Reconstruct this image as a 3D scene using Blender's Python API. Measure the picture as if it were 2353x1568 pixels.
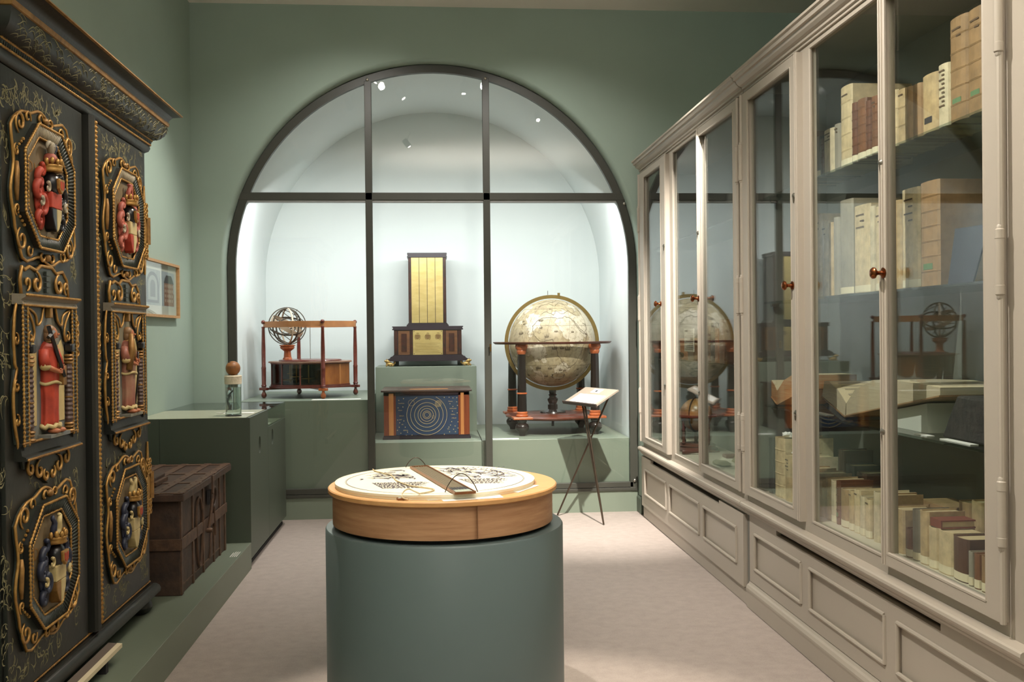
import bpy, bmesh, math, random
from mathutils import Matrix, Vector, Euler, Quaternion

for _o in list(bpy.data.objects): bpy.data.objects.remove(_o)
SC = bpy.context.scene
COL = SC.collection
PI = math.pi
rnd = random.Random(7)
# ------------------------------------------------------------------ camera
cam = bpy.data.cameras.new('camera'); cam.lens = 34.123; cam.sensor_width = 36; cam.sensor_fit = 'HORIZONTAL'
cam.clip_start = .05; cam.clip_end = 100
camo = bpy.data.objects.new('camera', cam); COL.objects.link(camo)
R0 = ((0.996577, -0.082033, -0.010269), (-0.010797, -0.005986, -0.999924), (0.081965, 0.996612, -0.006851))
camo.matrix_world = Matrix(((R0[0][0], -R0[1][0], -R0[2][0], 0), (R0[0][1], -R0[1][1], -R0[2][1], 0),
                            (R0[0][2], -R0[1][2], -R0[2][2], 1.5), (0, 0, 0, 1)))
SC.camera = camo
# ------------------------------------------------------------------ view, world
SC.view_settings.view_transform = 'Standard'; SC.view_settings.look = 'None'
SC.view_settings.gamma = 1; SC.view_settings.use_curve_mapping = False
SC.view_settings.exposure = 0.0
SC.cycles.max_bounces = 10; SC.cycles.transparent_max_bounces = 32
SC.cycles.caustics_reflective = False; SC.cycles.caustics_refractive = False
SC.cycles.sample_clamp_indirect = 4
W = bpy.data.worlds.new('World'); SC.world = W; W.use_nodes = True
W.node_tree.nodes['Background'].inputs[0].default_value = (.5, .55, .6, 1)
W.node_tree.nodes['Background'].inputs[1].default_value = .15
# ------------------------------------------------------------------ lights (ceiling track spots, case strip lamp, added fill lights)
WARM = (1, .90, .76); NEUT = (1, .95, .885); COOL = (.98, .99, 1)
def aim(o, p, t): o.location = p; o.rotation_euler = (Vector(t) - Vector(p)).to_track_quat('-Z', 'Y').to_euler()
SPOTS = [  # position, target, watts, cone deg, blend, colour
    ((-.85, 5.35, 3.95), (.0, 3.85, .9), 640, 34, .5, WARM),       # drum on its pedestal
    ((1.25, 4.95, 3.95), (1.2, 7.7, .45), 2000, 44, 1.0, NEUT),      # text stand and case front
    ((.20, 4.95, 3.95), (-1.45, 4.3, 2.0), 300, 46, .8, WARM),     # painted wardrobe
    ((-.25, 5.9, 3.95), (1.85, 6.4, .9), 215, 66, .8, NEUT),      # far bookcase
    ((-.25, 3.3, 3.95), (1.8, 3.6, 1.3), 410, 76, .8, NEUT),       # near bookcase
    ((-.55, 6.45, 3.97), (-1.9, 6.75, 1.1), 260, 75, 1.0, NEUT),      # framed picture and counter
    ((.52, 6.72, 3.9), (.9, 7.95, 1.7), 75, 110, .9, NEUT),        # arch wall, right
    ((-.46, 6.69, 3.9), (-.6, 7.95, 1.9), 60, 115, .9, NEUT),      # arch wall, left
    ((.35, 6.1, 3.95), (.2, 6.6, 0), 70, 70, .9, NEUT),           # floor between the cases
]
for i, (p, t, w, cone, bl, c) in enumerate(SPOTS):
    l = bpy.data.lights.new('track_spot', 'SPOT'); l.energy = w; l.spot_size = math.radians(cone); l.spot_blend = bl
    l.shadow_soft_size = .03; l.color = c
    o = bpy.data.objects.new('track_spot', l); COL.objects.link(o); aim(o, p, t)
def area(p, t, sx, sy, w, c):
    l = bpy.data.lights.new('area_light', 'AREA'); l.shape = 'RECTANGLE'; l.size = sx; l.size_y = sy; l.energy = w; l.color = c
    o = bpy.data.objects.new('area_light', l); COL.objects.link(o); aim(o, p, t); return o
area((.03, 8.16, 2.60), (.03, 8.95, 1.2), 2.9, .06, 57, COOL)           # strip lamp under the transom of the arched case
area((.3, -2.3, 4.12), (.3, -1.2, 1.5), 3.6, .22, 70, NEUT)                # added fill strip high at the rear, flat light from behind the camera
area((.8, 1.6, 3.45), (.8, 1.6, 4.2), 2.4, 1.4, 170, NEUT)                 # added fill light without fixture, out of view, turned up to brighten the ceiling
# ------------------------------------------------------------------ helpers
def lin(c): return tuple(((x / 255 + .055) / 1.055) ** 2.4 if x > 10.3 else x / 255 / 12.92 for x in c)
MATS = {}
def mat(name, rgb, rough=.6, metal=0, var=.0, scale=8, bump=0, bscale=60, spec=.5, rgb2=None, stretch=(1, 1, 1), coat=0):
    if name in MATS: return MATS[name]
    m = bpy.data.materials.new(name); m.use_nodes = True; nt = m.node_tree; N = nt.nodes; L = nt.links
    b = N['Principled BSDF']; b.inputs['Roughness'].default_value = rough; b.inputs['Metallic'].default_value = metal
    b.inputs['Specular IOR Level'].default_value = spec; b.inputs['Coat Weight'].default_value = coat
    c = (*lin(rgb), 1); b.inputs['Base Color'].default_value = c
    tc = N.new('ShaderNodeTexCoord'); mp = N.new('ShaderNodeMapping'); mp.inputs['Scale'].default_value = stretch
    L.new(tc.outputs['Object'], mp.inputs['Vector'])
    if var or rgb2:
        no = N.new('ShaderNodeTexNoise'); no.inputs['Scale'].default_value = scale; no.inputs['Detail'].default_value = 5
        no.inputs['Roughness'].default_value = .6
        L.new(mp.outputs[0], no.inputs['Vector'])
        mx = N.new('ShaderNodeMix'); mx.data_type = 'RGBA'
        rp = N.new('ShaderNodeValToRGB'); rp.color_ramp.elements[0].position = .3; rp.color_ramp.elements[1].position = .7
        L.new(no.outputs[0], rp.inputs[0]); L.new(rp.outputs[0], mx.inputs[0])
        if rgb2: mx.inputs[6].default_value = c; mx.inputs[7].default_value = (*lin(rgb2), 1)
        else:
            mx.inputs[6].default_value = tuple(x * (1 - var) for x in c[:3]) + (1,)
            mx.inputs[7].default_value = tuple(min(1, x * (1 + var)) for x in c[:3]) + (1,)
        L.new(mx.outputs[2], b.inputs['Base Color'])
    if bump:
        n2 = N.new('ShaderNodeTexNoise'); n2.inputs['Scale'].default_value = bscale; n2.inputs['Detail'].default_value = 4
        L.new(mp.outputs[0], n2.inputs['Vector'])
        bp = N.new('ShaderNodeBump'); bp.inputs['Strength'].default_value = bump; bp.inputs['Distance'].default_value = .01
        L.new(n2.outputs[0], bp.inputs['Height']); L.new(bp.outputs[0], b.inputs['Normal'])
    MATS[name] = m; return m
def glassmat(name, tint=(1, 1, 1), f0=.04):
    if name in MATS: return MATS[name]
    m = bpy.data.materials.new(name); m.use_nodes = True; nt = m.node_tree; N = nt.nodes; L = nt.links
    N.remove(N['Principled BSDF']); out = N['Material Output']
    t = N.new('ShaderNodeBsdfTransparent'); t.inputs[0].default_value = (*tint, 1)
    g = N.new('ShaderNodeBsdfGlossy'); g.inputs['Roughness'].default_value = 0
    lw = N.new('ShaderNodeLayerWeight'); lw.inputs[0].default_value = .5
    p = N.new('ShaderNodeMath'); p.operation = 'POWER'; p.inputs[1].default_value = 5; L.new(lw.outputs['Facing'], p.inputs[0])
    ma = N.new('ShaderNodeMath'); ma.operation = 'MULTIPLY_ADD'; ma.inputs[1].default_value = 1 - f0; ma.inputs[2].default_value = f0
    L.new(p.outputs[0], ma.inputs[0])
    mx = N.new('ShaderNodeMixShader'); L.new(ma.outputs[0], mx.inputs[0]); L.new(t.outputs[0], mx.inputs[1]); L.new(g.outputs[0], mx.inputs[2])
    L.new(mx.outputs[0], out.inputs[0]); MATS[name] = m; return m
def woodmat(name, a, b, rough=.4, scale=3, stretch=(1, 14, 14), coat=0):
    if name in MATS: return MATS[name]
    m = mat(name, a, rough, rgb2=b, scale=scale, stretch=stretch, bump=.05, bscale=20, coat=coat); return m
class MB:
    def __init__(s): s.v = []; s.f = []
    def add(s, vs, fs):
        b = len(s.v); s.v += [tuple(p) for p in vs]; s.f += [tuple(b + i for i in f) for f in fs]; return s
    def box(s, x0, x1, y0, y1, z0, z1):
        x0, x1 = sorted((x0, x1)); y0, y1 = sorted((y0, y1)); z0, z1 = sorted((z0, z1))
        return s.add([(x0, y0, z0), (x1, y0, z0), (x1, y1, z0), (x0, y1, z0), (x0, y0, z1), (x1, y0, z1), (x1, y1, z1), (x0, y1, z1)],
                     [(0, 3, 2, 1), (4, 5, 6, 7), (0, 1, 5, 4), (1, 2, 6, 5), (2, 3, 7, 6), (3, 0, 4, 7)])
    def prism(s, pts, fn, w0, w1):
        """polygon pts (u,v) swept from w0 to w1; fn(u,v,w) -> xyz"""
        n = len(pts); vs = [fn(u, v, w0) for u, v in pts] + [fn(u, v, w1) for u, v in pts]
        return s.add(vs, [tuple(range(n)), tuple(range(2 * n - 1, n - 1, -1))] + [(i, i + n, (i + 1) % n + n, (i + 1) % n) for i in range(n)])
    def tube(s, path, r, n=6, closed=False, flat=None, up=None):
        """swept tube; r scalar or list; flat=(axis vector, factor) squashes the section"""
        P = [Vector(p) for p in path]; k = len(P); rs = r if isinstance(r, (list, tuple)) else [r] * k
        vs = []; prev = None
        for i in range(k):
            a = P[i - 1] if (i or closed) else P[0]; b = P[(i + 1) % k] if (i < k - 1 or closed) else P[-1]
            t = (b - a)
            if t.length < 1e-9: t = Vector((0, 0, 1))
            t.normalize()
            if prev is None:
                u = Vector(up) if up else (Vector((0, 0, 1)) if abs(t.z) < .9 else Vector((1, 0, 0)))
            else: u = prev
            u = (u - t * u.dot(t))
            if u.length < 1e-6: u = t.orthogonal()
            u.normalize(); w = t.cross(u); prev = u
            for j in range(n):
                an = 2 * PI * j / n; d = u * math.cos(an) + w * math.sin(an)
                if flat: ax = Vector(flat[0]); d = d - ax * d.dot(ax) * (1 - flat[1])
                vs.append(P[i] + d * rs[i])
        fs = []
        for i in range(k if closed else k - 1):
            i2 = (i + 1) % k
            for j in range(n): fs.append((i * n + j, i * n + (j + 1) % n, i2 * n + (j + 1) % n, i2 * n + j))
        if not closed: fs += [tuple(range(n - 1, -1, -1)), tuple(range((k - 1) * n, k * n))]
        return s.add(vs, fs)
    def lathe(s, prof, n=16, c=(0, 0, 0), M=None):
        vs = []
        for r, z in prof:
            for j in range(n):
                a = 2 * PI * j / n; p = Vector((r * math.cos(a), r * math.sin(a), z))
                if M: p = M @ p
                vs.append(p + Vector(c))
        k = len(prof); fs = []
        for i in range(k - 1):
            for j in range(n): fs.append((i * n + j, i * n + (j + 1) % n, (i + 1) * n + (j + 1) % n, (i + 1) * n + j))
        fs += [tuple(range(n - 1, -1, -1)), tuple(range((k - 1) * n, k * n))]
        return s.add(vs, fs)
    def sphere(s, c, r, nu=12, nv=8, M=None):
        if not isinstance(r, (tuple, list)): r = (r, r, r)
        vs = [Vector((0, 0, -r[2]))]
        for i in range(1, nv):
            ph = -PI / 2 + PI * i / nv
            for j in range(nu):
                th = 2 * PI * j / nu; vs.append(Vector((r[0] * math.cos(ph) * math.cos(th), r[1] * math.cos(ph) * math.sin(th), r[2] * math.sin(ph))))
        vs.append(Vector((0, 0, r[2]))); fs = []
        for j in range(nu): fs.append((0, 1 + (j + 1) % nu, 1 + j))
        for i in range(nv - 2):
            for j in range(nu):
                a = 1 + i * nu; fs.append((a + j, a + (j + 1) % nu, a + nu + (j + 1) % nu, a + nu + j))
        a = 1 + (nv - 2) * nu
        for j in range(nu): fs.append((a + j, a + (j + 1) % nu, len(vs) - 1))
        return s.add([(M @ p if M else p) + Vector(c) for p in vs], fs)
    def xf(s, M):
        s.v = [tuple(M @ Vector(p)) for p in s.v]; return s
    def mesh(s, name, m, smooth=False):
        me = bpy.data.meshes.new(name); me.from_pydata(s.v, [], s.f); me.update()
        bm = bmesh.new(); bm.from_mesh(me); bmesh.ops.recalc_face_normals(bm, faces=bm.faces); bm.to_mesh(me); bm.free()
        if m: me.materials.append(m)
        if smooth:
            me.polygons.foreach_set('use_smooth', [True] * len(me.polygons))
            if smooth != 'all': me.set_sharp_from_angle(angle=math.radians(40 if smooth is True else smooth))
        return me
    def build(s, name, m, parent=None, smooth=False, bevel=0, loc=None, rot=None):
        o = bpy.data.objects.new(name, s.mesh(name, m, smooth)); COL.objects.link(o)
        if parent: o.parent = parent
        if loc: o.location = loc
        if parent and parent.get('_b'):
            b_ = parent['_b']; l_ = loc or (0, 0, 0); o.location = (l_[0] - b_[0], l_[1] - b_[1], l_[2] - b_[2])
        if rot: o.rotation_euler = rot
        if bevel:
            bv = o.modifiers.new('bevel', 'BEVEL'); bv.width = bevel; bv.segments = 2; bv.limit_method = 'ANGLE'
        return o
def tag(o, label=None, cat=None, group=None, kind=None):
    if label: o['label'] = label
    if cat: o['category'] = cat
    if group: o['group'] = group
    if kind: o['kind'] = kind
    return o
def thing(name, label, cat, loc=(0, 0, 0), rotz=0, group=None):
    o = bpy.data.objects.new(name, None); COL.objects.link(o); o.location = loc; o.rotation_euler = (0, 0, rotz)
    o.empty_display_size = .1
    return tag(o, label, cat, group)
def wthing(name, label, cat, base, group=None):
    """thing whose parts are given in room coordinates"""
    o = thing(name, label, cat, base, 0, group); o['_b'] = base; return o
def struct(o): o['kind'] = 'structure'; return o
def B(x0, x1, y0, y1, z0, z1): return MB().box(x0, x1, y0, y1, z0, z1)
def dup(o, parent=None, loc=None):
    c = o.copy(); COL.objects.link(c); c.parent = parent
    if loc is not None: c.location = loc
    for ch in o.children: dup(ch, c)
    return c
def text(name, s, size, m, parent, loc, rot, align='CENTER', depth=.0004):
    cu = bpy.data.curves.new(name, 'FONT'); cu.body = s; cu.size = size; cu.extrude = depth; cu.align_x = align; cu.align_y = 'CENTER'
    cu.resolution_u = 2
    o = bpy.data.objects.new(name, cu); COL.objects.link(o)
    me = bpy.data.meshes.new_from_object(o); bpy.data.objects.remove(o); bpy.data.curves.remove(cu)
    me.name = name; me.materials.append(m)
    o = bpy.data.objects.new(name, me); COL.objects.link(o); o.parent = parent; o.location = loc; o.rotation_euler = rot
    return o
ID = lambda u, v, w: (u, v, w)
XZ = lambda u, v, w: (u, w, v)      # polygon in x-z, swept along y
YZ = lambda u, v, w: (w, u, v)      # polygon in y-z, swept along x
# ------------------------------------------------------------------ palette
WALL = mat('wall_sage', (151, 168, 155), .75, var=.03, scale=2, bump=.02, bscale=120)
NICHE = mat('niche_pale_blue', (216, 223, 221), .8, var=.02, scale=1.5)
CEIL = mat('ceiling_white', (236, 230, 220), .85, var=.02, scale=2)
GREEN = mat('green_lacquer', (120, 130, 114), .42, var=.02, scale=2)
GREEND = mat('green_lacquer_counter', (75, 83, 71), .45, var=.03, scale=2)
BLUEG = mat('pedestal_lacquer', (96, 110, 110), .4, var=.02, scale=2)
IRON = mat('case_frame_paint', (62, 62, 54), .42, var=.05, scale=10)
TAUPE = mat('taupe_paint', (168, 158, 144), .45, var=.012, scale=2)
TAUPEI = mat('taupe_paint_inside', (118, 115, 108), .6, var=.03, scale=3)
GLASS = glassmat('clear_pane', (.96, .985, .975))
GLASSC = glassmat('case_pane', (.975, .985, .98))
SHELFG = glassmat('shelf_glass', (.90, .96, .94))
BRASS = mat('brass', (178, 140, 82), .3, 1, var=.1, scale=12)
STEEL = mat('steel', (170, 165, 155), .35, 1)
WHITE = mat('white_card', (236, 234, 226), .7)
INK = mat('ink', (45, 42, 44), .8)
# floor
fm = mat('linoleum', (175, 162, 153), .55, rgb2=(162, 149, 140), scale=16, bump=.015, bscale=200)
def floor_mat():
    nt = fm.node_tree; N = nt.nodes; L = nt.links
    b = N['Principled BSDF']; prev = b.inputs['Base Color'].links[0].from_socket
    tc = [n for n in N if n.type == 'TEX_COORD'][0]
    n2 = N.new('ShaderNodeTexNoise'); n2.inputs['Scale'].default_value = 160; n2.inputs['Detail'].default_value = 3
    L.new(tc.outputs['Object'], n2.inputs['Vector'])
    r = N.new('ShaderNodeValToRGB'); r.color_ramp.elements[0].position = .35; r.color_ramp.elements[1].position = .5
    r.color_ramp.elements[0].color = (.9, .89, .88, 1)
    L.new(n2.outputs[0], r.inputs[0])
    mx = N.new('ShaderNodeMix'); mx.data_type = 'RGBA'; mx.blend_type = 'MULTIPLY'; mx.inputs[0].default_value = 1
    L.new(prev, mx.inputs[6]); L.new(r.outputs[0], mx.inputs[7]); L.new(mx.outputs[2], b.inputs['Base Color'])
floor_mat()
RX = 3.5; RY0 = -3.0; YW = 7.93; ZC = 4.17; XL = -1.9
AX = .032; AZ = 2.05
struct(B(XL - .2, RX + .2, RY0 - .2, 9.8, -.1, 0).build('floor', fm))
struct(B(XL - .2, RX + .2, RY0 - .2, 9.8, ZC, ZC + .15).build('ceiling', CEIL))
struct(B(XL - .2, XL, RY0 - .2, 9.8, 0, ZC).build('wall_left', WALL))
struct(B(RX, RX + .2, RY0 - .2, 9.8, 0, ZC).build('wall_right', WALL))
struct(B(XL, RX, RY0 - .2, RY0, 0, ZC).build('wall_rear', WALL))
# back wall with the arched opening; the edge of the opening is rounded
def arch(r, n=48):
    """outline from the right foot over the crown to the left foot, in x-z"""
    p = [(AX + r, 0), (AX + r, .7), (AX + r, 1.4)] + [(AX + r * math.cos(PI * i / n), AZ + r * math.sin(PI * i / n)) for i in range(n + 1)]
    return p + [(AX - r, 1.4), (AX - r, .7), (AX - r, 0)]
m = MB()
def outer(x, z, r):
    """project a point of the arch to the border of the wall"""
    if z <= AZ: return (RX if x > AX else XL, z)
    dx, dz = x - AX, z - AZ; k = 1e9
    if dx > 1e-6: k = min(k, (RX - AX) / dx)
    if dx < -1e-6: k = min(k, (XL - AX) / dx)
    if dz > 1e-6: k = min(k, (ZC - AZ) / dz)
    return (AX + dx * k, AZ + dz * k)
rings = [(1.715, YW), (1.704, YW + .006), (1.694, YW + .018), (1.688, YW + .04), (1.686, YW + .07), (1.686, 8.2)]
P0 = arch(rings[0][0]); n = len(P0)
vs = []
for (x, z) in P0: o_ = outer(x, z, 0); vs.append((o_[0], YW, o_[1]))
for r, y in rings: vs += [(x, y, z) for x, z in arch(r)]
fs = []
for k in range(len(rings)):
    for i in range(n - 1): fs.append((k * n + i, k * n + i + 1, (k + 1) * n + i + 1, (k + 1) * n + i))
m.add(vs, fs)
# the two upper corners of the wall
for sx, X in ((1, RX), (-1, XL)):
    cand = [i for i in range(n) if abs(vs[i][0] - X) < 1e-6]; top = max(cand, key=lambda i: vs[i][2])
    cand2 = [i for i in range(n) if abs(vs[i][2] - ZC) < 1e-6]; near = min(cand2, key=lambda i: abs(vs[i][0] - X))
    m.add([vs[top], (X, YW, ZC), vs[near]], [(0, 1, 2)])
struct(m.build('wall_back', WALL, smooth=50))
# barrel-vaulted niche behind the glazing
NY = 9.55
m = MB(); vs = []; pn = arch(1.63); n = len(pn)
for y in (8.09, 8.5, 9.0, NY): vs += [(x, y, z) for x, z in pn]
fs = []
for k in range(3):
    for i in range(n - 1): fs.append((k * n + i, k * n + i + 1, (k + 1) * n + i + 1, (k + 1) * n + i))
m.add(vs, fs); m.add([(x, NY, z) for x, z in pn], [tuple(range(n))])
m.add([(x, 8.09, z) for x, z in pn] + [(x, 8.09, z) for x, z in arch(1.70)], [(i, i + 1, n + i + 1, n + i) for i in range(n - 1)])
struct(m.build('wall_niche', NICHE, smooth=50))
# baseboard return at the right foot of the opening
struct(MB().prism([(1.742, .0), (1.702, 0), (1.700, .125), (1.708, .14), (1.742, .145)], XZ, 7.895, 8.045).build('baseboard_right', GREEND, bevel=.004))
struct(MB().prism([(XL, .0), (-1.70, 0), (-1.70, .145), (XL, .145)], XZ, 7.90, 7.93).build('baseboard_back', GREEND))
# ------------------------------------------------------------------ glazing of the arched case
win = struct(thing('window_1', 'tall arched three-bay glazing with dark steel frame in green wall', 'window', (AX, 8.05, 0)))
del win['category']; 
def strip(r0, r1, y0, y1, n=56):
    pts0 = arch(r0, n); pts1 = arch(r1, n); k = len(pts0); mm = MB()
    vs = [(x - AX, y0, z) for x, z in pts0] + [(x - AX, y0, z) for x, z in pts1] + [(x - AX, y1, z) for x, z in pts0] + [(x - AX, y1, z) for x, z in pts1]
    fs = []
    for i in range(k - 1):
        fs += [(i, i + 1, k + i + 1, k + i), (2 * k + i, 3 * k + i, 3 * k + i + 1, 2 * k + i + 1), (i, 2 * k + i, 2 * k + i + 1, i + 1), (k + i, k + i + 1, 3 * k + i + 1, 3 * k + i)]
    return mm.add(vs, fs)
fr = strip(1.617, 1.680, -.012, .03)
fr.v = [(x, y, max(z, .175)) for x, y, z in fr.v]
fr.build('arch_frame', IRON, win, smooth=50)
B(-1.60, 1.60, -.014, .032, 2.615, 2.676).build('transom', IRON, win, bevel=.003)
B(-1.58, 1.58, -.004, .05, 2.598, 2.615).build('lamp_rail', mat('grey_rail', (150, 150, 148), .5), win)
for x in (-.566, .402):
    t = math.sqrt(1.617 ** 2 - max(abs(x), abs(x + .057)) ** 2)
    B(x, x + .057, -.014, .034, .19, AZ + t + .025).build('mullion', IRON, win, bevel=.003)
B(-1.66, 1.66, -.014, .034, .178, .203).build('bottom_rail', IRON, win, bevel=.002)
B(-1.64, 1.64, -.012, .034, .207, .250).build('bottom_rail', IRON, win, bevel=.002)
def top_z(x, r): return AZ + math.sqrt(max(0, r * r - x * x))
for x0, x1 in ((-1.62, -.54), (-.54, .43), (.43, 1.62)):
    pts = []; K = 14
    for i in range(K + 1):
        x = x0 + (x1 - x0) * i / K
        if abs(x) < 1.62: pts.append((x, max(2.645, top_z(x, 1.63))))
        else: pts.append((x, 2.645))
    poly = [(x0, 2.645)] + [p for p in pts if p[1] > 2.646] + [(x1, 2.645)]
    MB().prism(poly, XZ, .006, .014).build('pane', GLASSC, win)
    poly = [(x0, .225), (x1, .225)]
    zz = [2.645 - .05 * i for i in range(13)]
    def lim(z): return min(1.62, math.sqrt(max(0, 1.63 ** 2 - max(0, z - AZ) ** 2)))
    if x1 > 1.5: poly = [(x0, .225), (x1, .225)] + [(lim(z), z) for z in zz[::-1]] + [(x0, 2.645)]
    elif x0 < -1.5: poly = [(x0, .225), (x1, .225), (x1, 2.645)] + [(-lim(z), z) for z in zz]
    else: poly = [(x0, .225), (x1, .225), (x1, 2.645), (x0, 2.645)]
    MB().prism(poly, XZ, .006, .014).build('pane', GLASSC, win)
for x, z in ((1.585, 2.585), (1.652, .262), (.43, 3.62), (-.54, 3.60)):
    MB().lathe([(.012, 0), (.012, .012), (.004, .016)], 10, (x, -.012, z), Matrix.Rotation(PI / 2, 3, 'X')).build('bolt', STEEL, win, True)
MB().lathe([(.006, 0), (.006, .05), (.009, .052), (.009, .06)], 8, (.447, -.05, 1.36), None).build('lock', BRASS, win, True)
struct(B(AX - 1.68, AX + 1.68, 8.05, 8.10, 0, .178).build('trim_1', GREEN))
# plinths in the case
tag(B(-1.585, -.525, 8.115, NY - .005, 0, .97).build('display_plinth', GREEN, bevel=.003), 'tall green plinth in the left bay of the case under the armillary instrument', 'plinth')
tag(B(-.521, .405, 8.115, 8.965, 0, .61).build('display_plinth', GREEN, bevel=.003), 'low green plinth in the middle bay carrying the blue star box', 'plinth')
tag(B(-.521, .405, 8.97, NY - .005, 0, 1.212).build('display_plinth', GREEN, bevel=.003), 'tall grey-green riser behind the blue box under the brass tower', 'plinth')
tag(B(.409, 1.655, 8.115, NY - .005, 0, .615).build('display_plinth', GREEN, bevel=.003), 'low green plinth in the right bay under the large globe', 'plinth')
for x0, x1, y0, y1, z, lb in ((-1.0, -.60, 8.13, 8.22, .9705, 'white caption card on the left plinth by the mullion'),
                              (.50, .72, 8.14, 8.20, .6155, 'white caption strip on the plinth before the large globe')):
    tag(B(x0, x1, y0, y1, z, z + .004).build('caption_card', WHITE), lb, 'label')
# ------------------------------------------------------------------ glazed bookcases along the right side
FX = 1.71; BX = 2.17
COPPER = mat('copper_knob', (150, 88, 54), .28, 1)
def frame_door(cab, y0, y1, z0, z1, w_far, w_near, hinge, knob_y):
    """door between y0<y1, glass opening inset; faces -x"""
    d = bpy.data.objects.new('door', None); COL.objects.link(d); d.parent = cab; d.location = (0, 0, 0); d.empty_display_size = .1
    fx0, fx1 = FX - .026, FX + .012
    m = MB()
    m.box(fx0, fx1, y0, y0 + w_near, z0, z1); m.box(fx0, fx1, y1 - w_far, y1, z0, z1)
    m.box(fx0, fx1, y0 + w_near, y1 - w_far, z0, z0 + .045); m.box(fx0, fx1, y0 + w_near, y1 - w_far, z1 - .045, z1)
    return m, d, (y0 + w_near, y1 - w_far, z0 + .045, z1 - .045)
def bead(m, y0, y1, z0, z1, x, r=.007):
    for a, b in (((x, y0, z0), (x, y1, z0)), ((x, y1, z0), (x, y1, z1)), ((x, y1, z1), (x, y0, z1)), ((x, y0, z1), (x, y0, z0))):
        m.tube([a, b], r, 6)
def knob_mesh():
    m = MB(); M = Matrix.Rotation(-PI / 2, 3, 'Y')
    m.lathe([(.006, 0), (.020, .001), (.021, .005), (.010, .010), (.007, .022), (.011, .030), (.021, .036), (.022, .043), (.016, .050), (.004, .053)], 14, (0, 0, 0), M)
    return m
def build_door(cab, y0, y1, wf, wn, hinge_y, knob_y, key_y):
    z0, z1 = .622, 2.785
    m, d, (a, b, c, e) = frame_door(cab, y0, y1, z0, z1, wf, wn, None, None)
    bead(m, a, b, c, e, FX - .022)
    # vertical reeds on the stile that meets the fixed light
    sy = y0 if abs(knob_y - y0) < abs(knob_y - y1) else y1
    s = 1 if sy == y0 else -1
    for k in (.008, .026): m.tube([(FX - .026, sy + s * k, z0), (FX - .026, sy + s * k, z1)], .006, 6)
    d.name = 'door'
    fr_ = m.build('door_frame', TAUPE, cab, smooth=True)
    bpy.data.objects.remove(d)
    B(FX - .004, FX + .002, a - .005, b + .005, c - .005, e + .005).build('pane', GLASS, fr_)
    k = knob_mesh().build('knob', COPPER, fr_, True, loc=(FX - .026, knob_y, 1.715))
    for z in (2.13, 1.12):
        mm = MB(); M = Matrix.Rotation(-PI / 2, 3, 'Y')
        mm.lathe([(.014, 0), (.015, .004), (.008, .009), (.003, .012)], 10, (FX - .026, key_y, z), M)
        mm.tube([(FX - .029, key_y, z - .012), (FX - .031, key_y, z - .034)], [.007, .002], 6)
        mm.build('escutcheon', STEEL, fr_, True)
    hy = hinge_y; ss = 1 if hy > (y0 + y1) / 2 else -1
    m2 = MB(); m2.tube([(FX - .026, hy, z0), (FX - .026, hy, z1)], .010, 8)
    m2.build('hinge_rod', TAUPE, fr_, True)
    for z in (2.42, 1.70, .95):
        mm = MB(); mm.lathe([(.004, -.115), (.010, -.108), (.010, -.10), (.014, -.096), (.0145, -.07), (.0135, -.069), (.0135, .069), (.0145, .07), (.014, .096), (.010, .10), (.010, .108), (.004, .115)], 10, (FX - .029, hy, z))
        mm.build('hinge', TAUPE, fr_, True)
    return fr_
def cornice_prof():
    return [(BX, 2.80), (1.712, 2.80), (1.700, 2.80), (1.700, 2.812), (1.690, 2.815), (1.690, 2.828), (1.676, 2.834), (1.662, 2.846), (1.656, 2.860),
            (1.644, 2.862), (1.640, 2.880), (1.630, 2.884), (1.630, 2.896), (BX, 2.896)]
def ledge_prof():
    return [(BX, .505), (1.712, .505), (1.700, .507), (1.700, .516), (1.690, .519), (1.684, .530), (1.684, .536), (1.674, .540), (1.664, .552), (1.660, .562), (1.662, .572), (1.668, .577), (1.712, .580), (BX, .580)]
def drawer(cab, fx, y0, y1, z0, z1, panels, slot):
    """drawer front: board with recessed panels, mouldings and finger slot"""
    m = MB(); t = .024; pz0, pz1 = panels[0][2], panels[0][3]
    sz = z1 - .026
    m.box(fx, fx + t, y0, y1, z0, pz0)
    m.box(fx, fx + t, y0, y1, pz1, sz)
    m.box(fx, fx + t, y0, slot[0], sz, z1); m.box(fx, fx + t, slot[1], y1, sz, z1)
    ys = sorted([y0, y1] + [p[0] for p in panels] + [p[1] for p in panels])
    for i in range(0, len(ys), 2): m.box(fx, fx + t, ys[i], ys[i + 1], pz0, pz1)
    m.box(fx + .018, BX - .05, y0 + .01, y1 - .01, z0 + .01, sz - .02)
    dr = m.build('drawer', TAUPE, cab)
    for a, b, c, e in panels:
        mm = MB()
        for (p, q) in (((a, c), (b, c)), ((b, c), (b, e)), ((b, e), (a, e)), ((a, e), (a, c))):
            mm.tube([(fx - .001, p[0], p[1]), (fx - .001, q[0], q[1])], .009, 8)
        mm.build('panel_moulding', TAUPE, dr, True)
        B(fx + .012, fx + .017, a, b, c, e).build('panel', TAUPE, dr)
    return dr
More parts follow.
